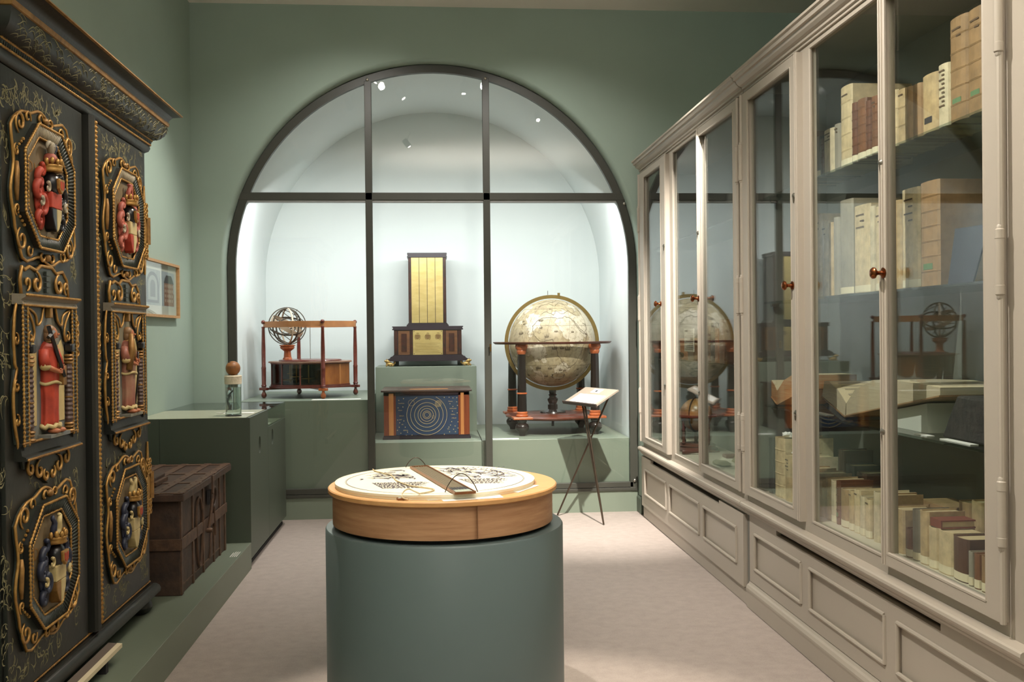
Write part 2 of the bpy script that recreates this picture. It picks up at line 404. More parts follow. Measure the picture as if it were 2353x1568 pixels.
def cabinet(label, y0, y1, doors, fixed, drw, near):
    cab = wthing('book_cabinet', label, 'bookcase', (FX, (y0 + y1) / 2, 0))
    c = MB()
    c.box(BX - .015, BX, y0, y1, .03, 2.80)                                    # back
    c.box(FX + .002, BX - .015, y0, y0 + .022, .03, 2.80); c.box(FX + .002, BX - .015, y1 - .022, y1, .03, 2.80)
    c.box(FX + .002, BX - .015, y0 + .022, y1 - .022, .60, .632)               # cabinet floor
    c.box(FX + .002, BX - .015, y0 + .022, y1 - .022, 2.79, 2.80)
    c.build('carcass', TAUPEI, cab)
    B(FX + .03, BX - .016, y0 + .023, y1 - .023, .6321, .6325).build('floor_board', mat('cabinet_floor', (196, 188, 166), .6, var=.03, scale=5), cab)
    f = MB()                                                                 # face frame
    f.box(FX, FX + .03, y0, y1, .58, .637); f.box(FX, FX + .03, y0, y1, 2.778, 2.80)
    f.box(FX, FX + .03, y0, doors[0][0] + .03, .637, 2.778); f.box(FX, FX + .03, doors[1][1] - .03, y1, .637, 2.778)
    f.box(FX, FX + .03, doors[0][1] - .02, fixed[0], .637, 2.778); f.box(FX, FX + .03, fixed[1], doors[1][0] + .02, .637, 2.778)
    bead(f, fixed[0], fixed[1], .637, 2.778, FX + .002)
    f.build('face_frame', TAUPE, cab, smooth=True)
    B(FX + .012, FX + .018, fixed[0] - .005, fixed[1] + .005, .63, 2.782).build('fixed_pane', GLASS, cab)
    for dd in doors: build_door(cab, *dd)
    MB().prism(cornice_prof(), XZ, y0 + .003, y1 - .003).build('cornice', TAUPE, cab)
    MB().prism(ledge_prof(), XZ, y0 + .003, y1 + (.0)).build('ledge', TAUPE, cab)
    if near:
        MB().prism([(BX, 0), (1.694, .004), (1.692, .088), (1.690, .10), (1.690, .110), (1.697, .124), (1.706, .130), (1.712, .142), (BX, .142)], XZ, y0, y1 - .002).build('plinth', TAUPE, cab)
        drawer(cab, FX, y0 + .01, y1 - .012, .146, .503, *drw)
    else:
        MB().prism([(BX, 0), (1.706, .004), (1.706, .088), (1.712, .094), (BX, .094)], XZ, y0 + .002, y1).build('plinth', TAUPE, cab)
        drawer(cab, FX - .02, y0 + .03, y1 - .008, .100, .500, *drw)
    return cab
cabF = cabinet('far taupe glazed bookcase beside the arch, holding the small globe', 5.168, 7.80,
    [(5.235, 6.045, .04, .072, 5.222, 6.025, 6.022), (6.862, 7.765, .155, .175, 7.775, 7.045, 6.93)], (6.135, 6.76), 
    ([(5.314, 5.983, .208, .403), (6.08, 6.855, .208, .403), (6.956, 7.66, .208, .403)], (5.65, 7.47)), False)
cabN = cabinet('near taupe glazed bookcase full of old vellum books', 2.63, 5.163,
    [(2.766, 3.535, .045, .075, 2.752, 3.50, 3.515), (4.345, 5.150, .09, .09, 5.158, 4.42, 4.39)], (3.575, 4.258),
    ([(2.72, 3.467, .226, .414), (3.568, 4.307, .226, .414), (4.409, 5.064, .226, .414)], (3.16, 4.74)), True)
# door A of each unit is the far one; glass shelves sit on small pegs
def shelf(cab, y0, y1, z):
    s = B(FX + .085, BX - .02, y0, y1, z - .010, z).build('glass_shelf', SHELFG, cab)
    for y in (y0 + .02, y1 - .02): B(FX + .12, FX + .16, y - .012, y + .012, z - .024, z - .0105).build('shelf_peg', STEEL, cab)
for z in (2.222, 1.66, 1.105): shelf(cabN, 2.655, 5.138, z)
for z in (2.18, 1.305): shelf(cabF, 5.193, 7.775, z)
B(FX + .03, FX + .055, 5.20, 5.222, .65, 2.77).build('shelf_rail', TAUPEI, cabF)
# ------------------------------------------------------------------ left: step, counter
tag(B(XL, -1.18, .2, 6.388, 0, .170).build('floor_plinth', mat('green_lacquer_step', (110, 118, 102), .45, var=.02, scale=2), bevel=.002), 'low green floor plinth along the left wall under wardrobe and chest', 'plinth')
ct = thing('display_counter', 'dark green lacquered display counter with glass corner left of the arch', 'counter', (XL + .002, 6.39, 0))
CX = .718; CD = 1.50     # local: x from wall to room, y depth away from camera
m = MB(); m.box(.0, CX - .07, .0, CD, .02, .845); m.box(0, CX - .07, 0, .70, .845, .976); m.box(0, CX - .40, .70, CD, .845, .976)
m.build('body', GREEND, ct, bevel=.002)
B(.15, CX, -.004, 0, .02, .978).build('end_panel', GREEND, ct); B(0, .146, -.004, 0, .02, .978).build('end_panel', GREEND, ct)
def slot_door(y0, y1, hy, z0, z1, name):
    # door with an oval finger hole: outer rectangle bridged to the oval
    K = 20; hz = .765 ; ry, rz = .036, .058
    ov = [(hy + ry * math.copysign(abs(math.cos(2 * PI * i / K)) ** .7, math.cos(2 * PI * i / K)), hz + rz * math.copysign(abs(math.sin(2 * PI * i / K)) ** .7, math.sin(2 * PI * i / K))) for i in range(K)]
    def rect(p):
        dy, dz = p[0] - hy, p[1] - hz; k = 1e9
        if dy > 1e-6: k = min(k, (y1 - hy) / dy)
        if dy < -1e-6: k = min(k, (y0 - hy) / dy)
        if dz > 1e-6: k = min(k, (z1 - hz) / dz)
        if dz < -1e-6: k = min(k, (z0 - hz) / dz)
        return (hy + dy * k, hz + dz * k)
    out = [rect(p) for p in ov]
    # snap nearest points to the corners
    for cy, cz in ((y0, z0), (y0, z1), (y1, z0), (y1, z1)):
        i = min(range(K), key=lambda i: (out[i][0] - cy) ** 2 + (out[i][1] - cz) ** 2); out[i] = (cy, cz)
    vs = [(CX, a, b) for a, b in out] + [(CX, a, b) for a, b in ov] + [(CX - .018, a, b) for a, b in ov] + [(CX - .018, a, b) for a, b in out]
    fs = []
    for i in range(K):
        j = (i + 1) % K
        fs += [(i, j, K + j, K + i), (K + i, K + j, 2 * K + j, 2 * K + i), (2 * K + i, 2 * K + j, 3 * K + j, 3 * K + i), (3 * K + i, 3 * K + j, j, i)]
    return MB().add(vs, fs).build(name, GREEND, ct)
slot_door(.002, .692, .35, .065, .978, 'door')
slot_door(.697, CD, .875, .065, .852, 'door')
B(0, CX - .025, 0, .70, .9765, .9795).build('counter_top', mat('counter_top_lit_lacquer', (178, 178, 152), .2, var=.03, scale=3), ct)  # spotlight and sheen on the top are put into this paler base colour
B(0, CX, .70, CD, .972, .980).build('vitrine_top', glassmat('vitrine_glass', (.88, .93, .90), .05), ct)
B(CX - .007, CX, .70, CD, .856, .971).build('vitrine_front', glassmat('vitrine_glass', (.88, .93, .90)), ct)
B(CX - .40, CX - .03, .703, CD - .005, .846, .850).build('vitrine_floor', MATS['counter_top_lit_lacquer'], ct)
B(.02, CX - .03, .02, CD, 0, .02).build('toe_kick', INK, ct)
for i, (x0, x1, y0, y1, z, lb) in enumerate(((-1.42, -1.22, 6.72, 6.80, .9805, 'long white caption strip on the counter behind the water jar'), (-1.48, -1.44, 6.78, 6.80, .9805, 'tiny white caption scrap left of the strip on the counter'),
                               (-1.40, -1.22, 7.35, 7.45, .8505, 'white caption card inside the glass corner of the counter'))):
    tag(B(x0, x1, y0, y1, z, z + .002).build('caption_card', WHITE), lb, 'label')
# water jar with wrapped neck and inscribed ball
jr = thing('water_jar', 'clear glass jar of water with cloth-wrapped neck on the counter', 'jar', (-1.315, 6.55, .9795))
JG = glassmat('jar_glass', (.93, .96, .95), .06)
MB().lathe([(.0, .0), (.051, .0), (.053, .006), (.053, .245), (.050, .245), (.050, .010), (.0, .010)], 24).build('jar_wall', JG, jr, True)
m = bpy.data.materials.new('water'); m.use_nodes = True
bs = m.node_tree.nodes['Principled BSDF']; bs.inputs['Transmission Weight'].default_value = 1; bs.inputs['IOR'].default_value = 1.33; bs.inputs['Roughness'].default_value = 0
bs.inputs['Base Color'].default_value = (.93, .97, .95, 1)
MB().lathe([(.0, .011), (.0495, .011), (.0495, .19), (.0, .19)], 24).build('water', m, jr, True)
MB().lathe([(.0, .0), (.052, .0), (.052, .004), (0, .004)], 20).build('base', INK, jr)
CREAM = mat('cream_cloth', (222, 210, 184), .8, var=.06, scale=30, bump=.3, bscale=80)
mm = MB().lathe([(.0515, .21), (.055, .212), (.0555, .22), (.0545, .225), (.0565, .233), (.0545, .24), (.057, .248), (.055, .255), (.057, .262), (.053, .268), (.0, .268)], 24)
mm.build('neck_wrap', CREAM, jr, True)
mm = MB(); mm.tube([(-.02, .01, .05), (-.03, .005, .10), (-.015, 0, .15), (.0, 0, .17)], [.003, .006, .005, .003], 8); mm.sphere((-.02, .0, .135), .011); mm.build('figurine', mat('clear_figure', (200, 200, 196), .1, spec=1), jr, True)
ball = thing('inscribed_ball', 'brown wooden ball with dark lettering sitting on the water jar', 'ball', (-1.315, 6.55, 1.2475))
MB().sphere((0, 0, .047), .0475, 24, 16).build('ball', mat('brown_ball', (150, 98, 52), .5, var=.15, scale=15), ball, 'all')
lm = MB()
for la, a0, n_ in ((.30, -.35, 8), (.10, -.2, 6), (.95, -.9, 5)):
    for k in range(n_):
        lo = -PI / 2 + a0 + k * .13; p_ = lambda l_, o_: (.0476 * math.cos(l_) * math.cos(o_), .0476 * math.cos(l_) * math.sin(o_), .047 + .0476 * math.sin(l_))
        lm.tube([p_(la - .06, lo), p_(la + .06, lo + .03 * (k % 3))], .0009, 4)
tag(lm.build('worn_lettering', INK, ball), kind='stuff')
# ------------------------------------------------------------------ framed picture and wall text
OAK = woodmat('oak', (190, 150, 104), (170, 128, 84), .5)
pf = thing('framed_picture', 'thin oak frame with two architectural photographs on the left wall', 'picture', (XL, 6.52, 1.84))
# local y along wall toward the back, z up
PW, PH = .88, .196
m = MB(); t_ = .018
m.box(0, .035, 0, PW, -PH, -PH + t_); m.box(0, .035, 0, PW, PH - t_, PH); m.box(0, .035, 0, t_, -PH + t_, PH - t_); m.box(0, .035, PW - t_, PW, -PH + t_, PH - t_)
m.build('frame', OAK, pf)
B(.002, .012, t_, PW - t_, -PH + t_, PH - t_).build('mount', mat('mount_board', (214, 212, 200), .8), pf)
ph = mat('photo_grey', (120, 124, 126), .6, rgb2=(176, 178, 176), scale=9)
B(.012, .0128, .05, .44, -.115, .13).build('photograph', ph, pf)
for k, (w_, c_) in enumerate(((.15, (92, 94, 98)), (.11, (160, 160, 158)), (.06, (100, 100, 102)))):
    pts = [(.25 - w_, -.10 + .02 * k), (.25 + w_, -.10 + .02 * k)] + [(.25 + w_ * math.cos(a * PI / 10), .02 + (w_ * .62) * math.sin(a * PI / 10)) for a in range(11)]
    MB().prism(pts, YZ, .0128 + .0004 * k, .0131 + .0004 * k).build('photo_arch', mat('photo_arch_%d' % k, c_, .6), pf)
B(.012, .0128, .47, .80, -.115, .13).build('photograph', mat('photo_sky', (178, 186, 194), .6), pf)
MB().prism([(.53, -.112), (.79, -.112), (.79, -.02), (.775, -.02), (.775, .055), (.535, .055)], YZ, .0129, .0132).build('photo_house', mat('photo_brick', (150, 104, 84), .7, var=.15, scale=60), pf)
MB().prism([(.525, .05), (.785, .05), (.75, .085), (.72, .107), (.59, .107), (.555, .085)], YZ, .0133, .0136).build('photo_roof', mat('photo_slate', (70, 68, 72), .7), pf)
for r_ in range(4):
    for c_ in range(5): MB().box(.0133, .0135, .555 + c_ * .045, .57 + c_ * .045, -.085 + r_ * .035, -.065 + r_ * .035).build('photo_window', mat('photo_window', (205, 190, 170), .6), pf)
B(.020, .023, t_, PW - t_, -PH + t_, PH - t_).build('pane', GLASS, pf)
wt = mat('wall_text', (70, 78, 72), .8)
wp = thing('wall_text', 'dark printed text lines on the left wall beside the wardrobe', 'text', (XL, 6.15, 1.3))
ln = [.245, .232, .219, .206, .193] + [.12, .107, .094, .081, .068, .055, .042, .029] + [-.02]
mm = MB()
for i, z in enumerate(ln): mm.box(0.0005, .002, 0, .43 - .05 * ((i * 7) % 4) / 3, z, z + .006)
mm.build('text_lines', wt, wp)
# ------------------------------------------------------------------ pedestal and the printed drum
pd = tag(MB().lathe([(.0, 0), (.455, 0), (.455, .01), (.465, .012), (.465, .755), (.461, .761), (.0, .761)], 96, (.043, 3.845, 0)).build('round_pedestal', BLUEG, None, True),
         'large blue-grey cylindrical pedestal in the foreground under the wooden drum', 'pedestal')
DRW = mat('drum_wood', (196, 152, 114), .42, rgb2=(166, 120, 86), scale=4, stretch=(1.2, 1.2, 14), bump=.03, bscale=40)
BRD = mat('drum_board', (214, 164, 108), .4, rgb2=(202, 150, 96), scale=5, stretch=(1, 6, 1))
PAPER = mat('printed_paper', (240, 232, 206), .65, var=.02, scale=5)
PINK = mat('print_ink', (84, 76, 86), .8, var=.1, scale=60)
dr = thing('compass_drum', 'round wooden drum with a printed paper compass disc on the blue-grey pedestal', 'drum', (.037, 3.835, .762))
MB().lathe([(.0, .014), (.422, .014), (.430, .016), (.430, .134), (.0, .134)], 96).build('drum_body', DRW, dr, True)
MB().lathe([(.0, 0), (.40, 0), (.40, .014), (.0, .014)], 64).build('base_ring', INK, dr, True)
m = MB(); m.box(.115, .117, -.4302, -.411, .018, .133); m.build('joint', mat('joint_dark', (150, 108, 76), .6), dr)
MB().lathe([(.0, .134), (.441, .134), (.447, .138), (.447, .151), (.443, .155), (.0, .155)], 96).build('drum_board', BRD, dr, True)
pc = MB().lathe([(.0, .155), (.388, .155), (.388, .163), (.390, .165), (.389, .173), (.384, .174), (.382, .172), (.0, .172)], 96, (-.030, -.012, 0)).build('paper_disc', PAPER, dr, True)
def Lp(x, y, z=0): return (x - .037, y - 3.835, z)
PZ = .1725
# printed marks
m = MB()
for r_, w_ in ((.345, .0010), (.349, .0008)):
    K = 80; vs = []
    for i in range(K):
        a = 2 * PI * i / K; c_, s_ = math.cos(a), math.sin(a)
        vs += [(-.030 + (r_ - w_) * c_, -.012 + (r_ - w_) * s_, PZ), (-.030 + (r_ + w_) * c_, -.012 + (r_ + w_) * s_, PZ)]
    m.add(vs, [(2 * i, 2 * i + 1, (2 * i + 3) % (2 * K), (2 * i + 2) % (2 * K)) for i in range(K)])
m.build('printed_circle', PINK, dr)
def ribbon(m, pts, w, z):
    vs = []; k = len(pts)
    for i in range(k):
        a = Vector(pts[max(0, i - 1)]); b = Vector(pts[min(k - 1, i + 1)]); t = (b - a).normalized(); nrm = Vector((-t.y, t.x))
        ww = w * (.35 + .65 * math.sin(PI * i / (k - 1)))
        p = Vector(pts[i]); vs += [(*(p + nrm * ww), z), (*(p - nrm * ww), z)]
    m.add(vs, [(2 * i, 2 * i + 1, 2 * i + 3, 2 * i + 2) for i in range(k - 1)])
m = MB(); rr = random.Random(3)
def inside(x, y): return (x + .030) ** 2 + (y + .012) ** 2 < .33 ** 2 and abs((x + .037 - .0125) * .97 + (y + 3.835 - 3.78) * .235) > .06
# decorative swashes in the far half, text blocks nearer
for i in range(170):
    for _ in range(30):
        x, y = rr.uniform(-.33, .30), rr.uniform(.02, .33)
        if inside(x, y): break
    else: continue
    L_ = rr.uniform(.03, .09); a = rr.uniform(-.5, .5) + (.0 if x < 0 else -.2); cv = rr.uniform(-3, 3)
    pts = []; px, py = x, y
    for k in range(8):
        if not inside(px, py): break
        pts.append((px, py)); px += L_ / 7 * math.cos(a); py += L_ / 7 * math.sin(a); a += cv / 7
    if len(pts) > 3: ribbon(m, pts, rr.uniform(.002, .0055), PZ)
for (cx, cy, w_, h_, n_) in ((-.168, -.150, .22, .14, 15), (.155, -.088, .20, .12, 12)):
    for r_ in range(n_):
        y = cy + h_ * (r_ / (n_ - 1) - .5); x = cx - w_ / 2 + .05 * (1 - r_ / n_); e = cx + w_ / 2 - .012 * (r_ % 3) - .03 * (1 - r_ / n_)
        while x < e:
            L_ = rr.uniform(.006, .018); m.add([(x, y - .0030, PZ), (x + L_, y - .0030, PZ), (x + L_ + .001, y + .0030, PZ), (x + .001, y + .0030, PZ)], [(0, 1, 2, 3)]); x += L_ + .004
for r_ in range(3):
    y = .30 - r_ * .04; x = .02
    while x < .26 - r_ * .03:
        L_ = rr.uniform(.008, .016); m.add([(x, y - .006, PZ), (x + L_ * .5, y - .006, PZ), (x + L_, y + .010, PZ), (x + L_ * .6, y + .010, PZ)], [(0, 1, 2, 3)]); x += L_ + .010
tag(m.build('printed_marks', PINK, dr), kind='stuff')
# the narrow box across the disc
bx = thing('needle_box', 'narrow open wooden box with wires lying across the paper disc', 'box', (.0245, 3.785, .762 + PZ + .0025), math.atan2(-.145 + .72 * 0, 1) * 0)
ang = math.atan2(3.42 - 4.145, .100 + .075); bx.rotation_euler = (0, 0, ang)
BW = woodmat('box_wood', (150, 100, 60), (120, 76, 44), .4)
B(-.365, .365, -.036, .036, 0, .004).build('floor', mat('box_floor', (120, 104, 74), .6, var=.1, scale=20), bx)
for y in (-.039, .035): B(-.365, .365, y, y + .004, 0, .009).build('side', BW, bx)
for x in (-.369, .365): B(x, x + .004, -.039, .039, 0, .009).build('end', BW, bx)
B(.24, .36, -.034, .034, .0045, .006).build('dark_plate', INK, bx); B(.31, .355, -.03, .03, .0065, .008).build('pale_plate', mat('pale_plate', (170, 180, 160), .4), bx)
for k in range(6): MB().tube([(-.36, -.028 + k * .011, .0075), (.34, -.028 + k * .011, .0075)], .0008, 4).build('wire', STEEL, bx)
DW = mat('dark_wire', (70, 56, 44), .5, .4)
def hoop(p, q, h, lb):
    pts = []
    for i in range(15):
        t = i / 14; pts.append((p[0] + (q[0] - p[0]) * t, p[1] + (q[1] - p[1]) * t, .762 + PZ + .0015 + h * math.sin(PI * t) ** .8))
    tag(MB().tube(pts, .0018, 5).build('wire_hoop', DW, None, True), lb, 'wire')
hoop((-.118, 4.17), (-.030, 4.150), .042, 'thin dark wire hoop at the far end of the needle box')
hoop((.040, 3.485), (.157, 3.479), .066, 'thin dark wire hoop arching over the near end of the needle box')
# string with wooden tag, caption cards on the board
st = [(-.255, 4.12), (-.235, 4.05), (-.172, 3.937), (-.155, 3.85), (-.138, 3.766), (-.089, 3.648), (-.04, 3.60), (-.005, 3.56), (0.0, 3.53)]
pts = [(x, y, .762 + PZ + .003) for x, y in st] + [(-.02, 3.49, .762 + PZ + .003), (-.045, 3.46, .762 + PZ + .004), (-.05, 3.440, .9405)] + [(-.055, 3.445, .9425), (-.07, 3.47, .945), (-.09, 3.49, .950), (-.108, 3.475, .942), (-.112, 3.445, .928), (-.09, 3.435, .9215)]
def smoothpath(P, k=4):
    out = []
    for i in range(len(P) - 1):
        p0 = Vector(P[max(0, i - 1)]); p1 = Vector(P[i]); p2 = Vector(P[i + 1]); p3 = Vector(P[min(len(P) - 1, i + 2)])
        for j in range(k):
            t = j / k; out.append(.5 * ((2 * p1) + (-p0 + p2) * t + (2 * p0 - 5 * p1 + 4 * p2 - p3) * t * t + (-p0 + 3 * p1 - 3 * p2 + p3) * t ** 3))
    out.append(Vector(P[-1])); return out
tag(MB().tube(smoothpath(pts), .0026, 6).build('cord', mat('twine', (200, 182, 146), .8, var=.1, scale=80), None, True), 'pale twine trailing across the disc to the wooden tag', 'cord')
wt_ = thing('wooden_tag', 'small wooden tag with pale face at the front of the drum', 'tag', (-.088, 3.475, .9178), .28)
B(-.046, .046, -.022, .022, 0, .007).build('tag_board', BW, wt_, bevel=.001); B(-.042, .042, -.019, .019, .0072, .0078).build('tag_face', WHITE, wt_); B(.028, .05, -.012, .016, .008, .013).build('clip', INK, wt_)
def card(pts, lb, z=.9175):
    return tag(MB().prism(pts, ID, z, z + .0012).build('caption_card', WHITE), lb, 'label')
card([(.011, 3.498), (.034, 3.398), (.248, 3.449), (.230, 3.560)], 'wide cream caption card lying at the front of the drum board', .9175)
card([(.249, 3.590), (.310, 3.550), (.403, 3.706), (.350, 3.752)], 'bright white caption card at the right edge of the drum board', .9175)
c_ = card([(-.036, 3.482), (-.022, 3.425), (.016, 3.432), (.004, 3.490)], 'small white card with a black crown mark beside the wooden tag', .9175)
cm = MB(); cz = .9189
for k in range(5): cm.add([(-.018 + k * .006, 3.447, cz), (-.013 + k * .006, 3.447, cz), (-.019 + k * .0078, 3.468, cz)], [(0, 1, 2)])
cm.add([(-.019, 3.441, cz), (.010, 3.441, cz), (.010, 3.446, cz), (-.019, 3.446, cz)], [(0, 1, 2, 3)])
cm.build('crown_mark', INK, c_)
# ------------------------------------------------------------------ text stand on thin legs
ls = thing('text_stand', 'grey tilted text stand on thin dark legs before the globe', 'stand', (1.25, 7.65, 0))
A_ = Vector((1.062, 7.83, .950)); d_ = Vector((.185, -.47, 0)); u_ = Vector((.20, .13, .108)); n_ = d_.cross(u_).normalized() * -1
if n_.z < 0: n_ = -n_
o_ = Vector((1.25, 7.65, 0))
def pp(a, b, h): return A_ + d_ * a + u_ * b + n_ * h - o_
def slab(a0, a1, b0, b1, h0, h1): return MB().add([pp(a, b, h) for h in (h0, h1) for a, b in ((a0, b0), (a1, b0), (a1, b1), (a0, b1))], [(0, 3, 2, 1), (4, 5, 6, 7), (0, 1, 5, 4), (1, 2, 6, 5), (2, 3, 7, 6), (3, 0, 4, 7)])
slab(0, 1, 0, 1, -.012, 0).build('panel', mat('stand_grey', (150, 138, 122), .6), ls)
slab(-.02, 1.02, -.04, .0, -.016, .010).build('lip', mat('stand_dark', (62, 50, 46), .5), ls)
slab(.14, .92, .06, .56, .0005, .0025).build('text_sheet', WHITE, ls); slab(.36, .62, .68, .93, .0005, .0025).build('number_card', WHITE, ls); slab(.46, .52, .74, .84, .0026, .003).build('number', INK, ls)
DKM = mat('dark_leg', (78, 66, 54), .4, .6)
foot = Vector((1.322, 7.50, .004)) - o_
for a in (.48, .56): MB().tube([pp(a, .12, -.012), foot], .007, 6).build('leg', DKM, ls, True)
MB().tube([pp(.86, .82, -.012), Vector((1.015, 7.94, .006)) - o_], .008, 6).build('leg', DKM, ls, True)
# ------------------------------------------------------------------ large globe in its stand
gl = thing('floor_globe', 'large antique terrestrial globe in four-legged wooden stand', 'globe', (1.083, 8.74, .615), .05)
BLK = mat('ebonised', (34, 27, 24), .22, var=.1, scale=12, coat=.3); RED = woodmat('mahogany', (104, 54, 36), (78, 38, 26), .3); ORW = woodmat('fruitwood', (186, 104, 58), (150, 74, 40), .3)
GRING = mat('meridian_brass', (150, 126, 74), .38, .7, var=.08, scale=20)
GC = .805     # centre height above plinth
def globemat():
    m = bpy.data.materials.new('old_map'); m.use_nodes = True; nt = m.node_tree; N = nt.nodes; L = nt.links; b = N['Principled BSDF']
    b.inputs['Roughness'].default_value = .38
    tc = N.new('ShaderNodeTexCoord')
    n1 = N.new('ShaderNodeTexNoise'); n1.inputs['Scale'].default_value = 3.4; n1.inputs['Detail'].default_value = 8; n1.inputs['Roughness'].default_value = .62; L.new(tc.outputs['Object'], n1.inputs['Vector'])
    r1 = N.new('ShaderNodeValToRGB'); e = r1.color_ramp.elements
    e[0].position = .30; e[0].color = (*lin((150, 138, 114)), 1); e[1].position = .62; e[1].color = (*lin((200, 190, 166)), 1)
    for pos, c in ((.488, (176, 162, 128)), (.498, (120, 104, 78)), (.508, (204, 194, 170))):
        x = e.new(pos); x.color = (*lin(c), 1)
    L.new(n1.outputs[0], r1.inputs[0])
    n2 = N.new('ShaderNodeTexNoise'); n2.inputs['Scale'].default_value = 38; n2.inputs['Detail'].default_value = 6; L.new(tc.outputs['Object'], n2.inputs['Vector'])
    r2 = N.new('ShaderNodeValToRGB'); r2.color_ramp.elements[0].position = .38; r2.color_ramp.elements[0].color = (.5, .45, .38, 1); r2.color_ramp.elements[1].position = .52
    L.new(n2.outputs[0], r2.inputs[0])
    mx = N.new('ShaderNodeMix'); mx.data_type = 'RGBA'; mx.blend_type = 'MULTIPLY'; mx.inputs[0].default_value = .5
    L.new(r1.outputs[0], mx.inputs[6]); L.new(r2.outputs[0], mx.inputs[7]); L.new(mx.outputs[2], b.inputs['Base Color'])
    return m
GM = globemat()
sp = MB().sphere((0, 0, 0), .393, 64, 40).build('sphere', GM, gl, 'all', loc=(0, 0, GC))
mk = MB(); rr = random.Random(11)
def on_s(la, lo, r=.3936): return (r * math.cos(la) * math.cos(lo), r * math.cos(la) * math.sin(lo), r * math.sin(la))
def spath(m, pts, w):
    q = [on_s(a, b, .3934) for a, b in pts]; m.tube(q, w, 4)
GL = mat('map_line', (104, 88, 62), .7)
for lo in range(-170, 0, 30): spath(mk, [(math.radians(t), math.radians(lo) + .25 * math.sin(math.radians(t))) for t in range(-75, 76, 5)], .0007)
for la in (-60, -30, 0, 23, 50): spath(mk, [(math.radians(la), math.radians(t)) for t in range(-180, 1, 5)], .0007)
tag(mk.build('graticule', GL, sp), kind='stuff')
sh = MB()
for i in range(34):
    la = rr.uniform(-1.0, .9); lo = rr.uniform(-2.8, -.3)
    s_ = rr.uniform(.010, .02)
    for k in range(3):
        dl = (k - 1) * s_ * .9
        c0 = on_s(la, lo + dl / .39); c1 = on_s(la + s_ * (1.6 if k == 1 else 1.1) / .39, lo + dl / .39); c2 = on_s(la, lo + (dl + s_ * .7) / .39)
        sh.add([c0, c1, c2], [(0, 1, 2)])
    sh.add([on_s(la, lo - s_ / .39 * 1.2), on_s(la, lo + s_ / .39 * 1.6), on_s(la - s_ * .5 / .39, lo + s_ / .39), on_s(la - s_ * .5 / .39, lo - s_ * .8 / .39)], [(0, 1, 2, 3)])
tag(sh.build('printed_ships', mat('map_dark', (92, 78, 56), .7), sp), kind='stuff')
ct_ = MB(); la0, lo0 = -.82, -1.55
spath(ct_, [(la0 + .085 * math.sin(t * PI / 10) * (1 + .12 * math.sin(t * 2)), lo0 + .2 * math.cos(t * PI / 10)) for t in range(21)], .006)
for t in range(0, 20, 2): ct_.sphere(on_s(la0 + .10 * math.sin(t * PI / 10), lo0 + .225 * math.cos(t * PI / 10), .392), .008, 6, 4)
ct_.build('map_cartouche', MATS['map_dark'], sp)
cs = MB()   # engraved coastlines
def coast(P): spath(cs, [(math.radians(a + rr.uniform(-1, 1)), math.radians(b + rr.uniform(-1, 1))) for a, b in [tuple(v) for v in [(p.x, p.y) for p in smoothpath([(x, y, 0) for x, y in P], 5)]]], .0016)
coast([(22, -128), (8, -122), (3, -112), (5, -100), (-2, -97), (-15, -92), (-28, -84), (-34, -76), (-28, -66), (-14, -60), (-2, -55), (10, -47)])
coast([(22, -128), (32, -118), (35, -104), (33, -88), (36, -78), (30, -68), (14, -58), (11, -50)])
coast([(40, -118), (44, -110), (39, -98), (45, -92), (40, -80), (46, -70), (38, -60)])
coast([(30, -66), (20, -60), (14, -52), (22, -44), (27, -50)])
coast([(55, -130), (62, -110), (56, -95), (64, -80), (58, -60), (66, -45)])
coast([(62, -140), (70, -120), (66, -100), (74, -80)])
cs.build('coastline', mat('map_dark2', (78, 64, 46), .7), sp)
# brass meridian ring in the plane of the front view, wooden horizon ring
def annulus(r0, r1, h, n=72):
    vs = []
    for i in range(n):
        a = 2 * PI * i / n; c_, s_ = math.cos(a), math.sin(a)
        vs += [(r0 * c_, r0 * s_, -h / 2), (r1 * c_, r1 * s_, -h / 2), (r1 * c_, r1 * s_, h / 2), (r0 * c_, r0 * s_, h / 2)]
    fs = []
    for i in range(n):
        a, b = 4 * i, 4 * ((i + 1) % n)
        for k in range(4): fs.append((a + k, b + k, b + (k + 1) % 4, a + (k + 1) % 4))
    return MB().add(vs, fs)
RXm = Matrix.Rotation(PI / 2, 4, 'X')
mr = annulus(.402, .434, .012).xf(RXm).build('meridian_ring', GRING, gl, True, loc=(0, 0, GC))
MB().tube([(-.035, 0, .434), (-.035, 0, .472)], .0025, 5).build('pointer', DKM, mr); B(.055, .075, -.012, .012, .425, .452).build('clamp', GRING, mr)
hz = MB(); prof = [(.445, .796), (.520, .796), (.534, .808), (.536, .816), (.445, .816)]
n = 96; vs = []
for i in range(n):
    a = 2 * PI * i / n
    for r_, z_ in prof: vs.append((r_ * math.cos(a), r_ * math.sin(a), z_))
k = len(prof); hz.add(vs, [(i * k + j, ((i + 1) % n) * k + j, ((i + 1) % n) * k + (j + 1) % k, i * k + (j + 1) % k) for i in range(n) for j in range(k)])
hz.build('horizon_ring', RED, gl, True)
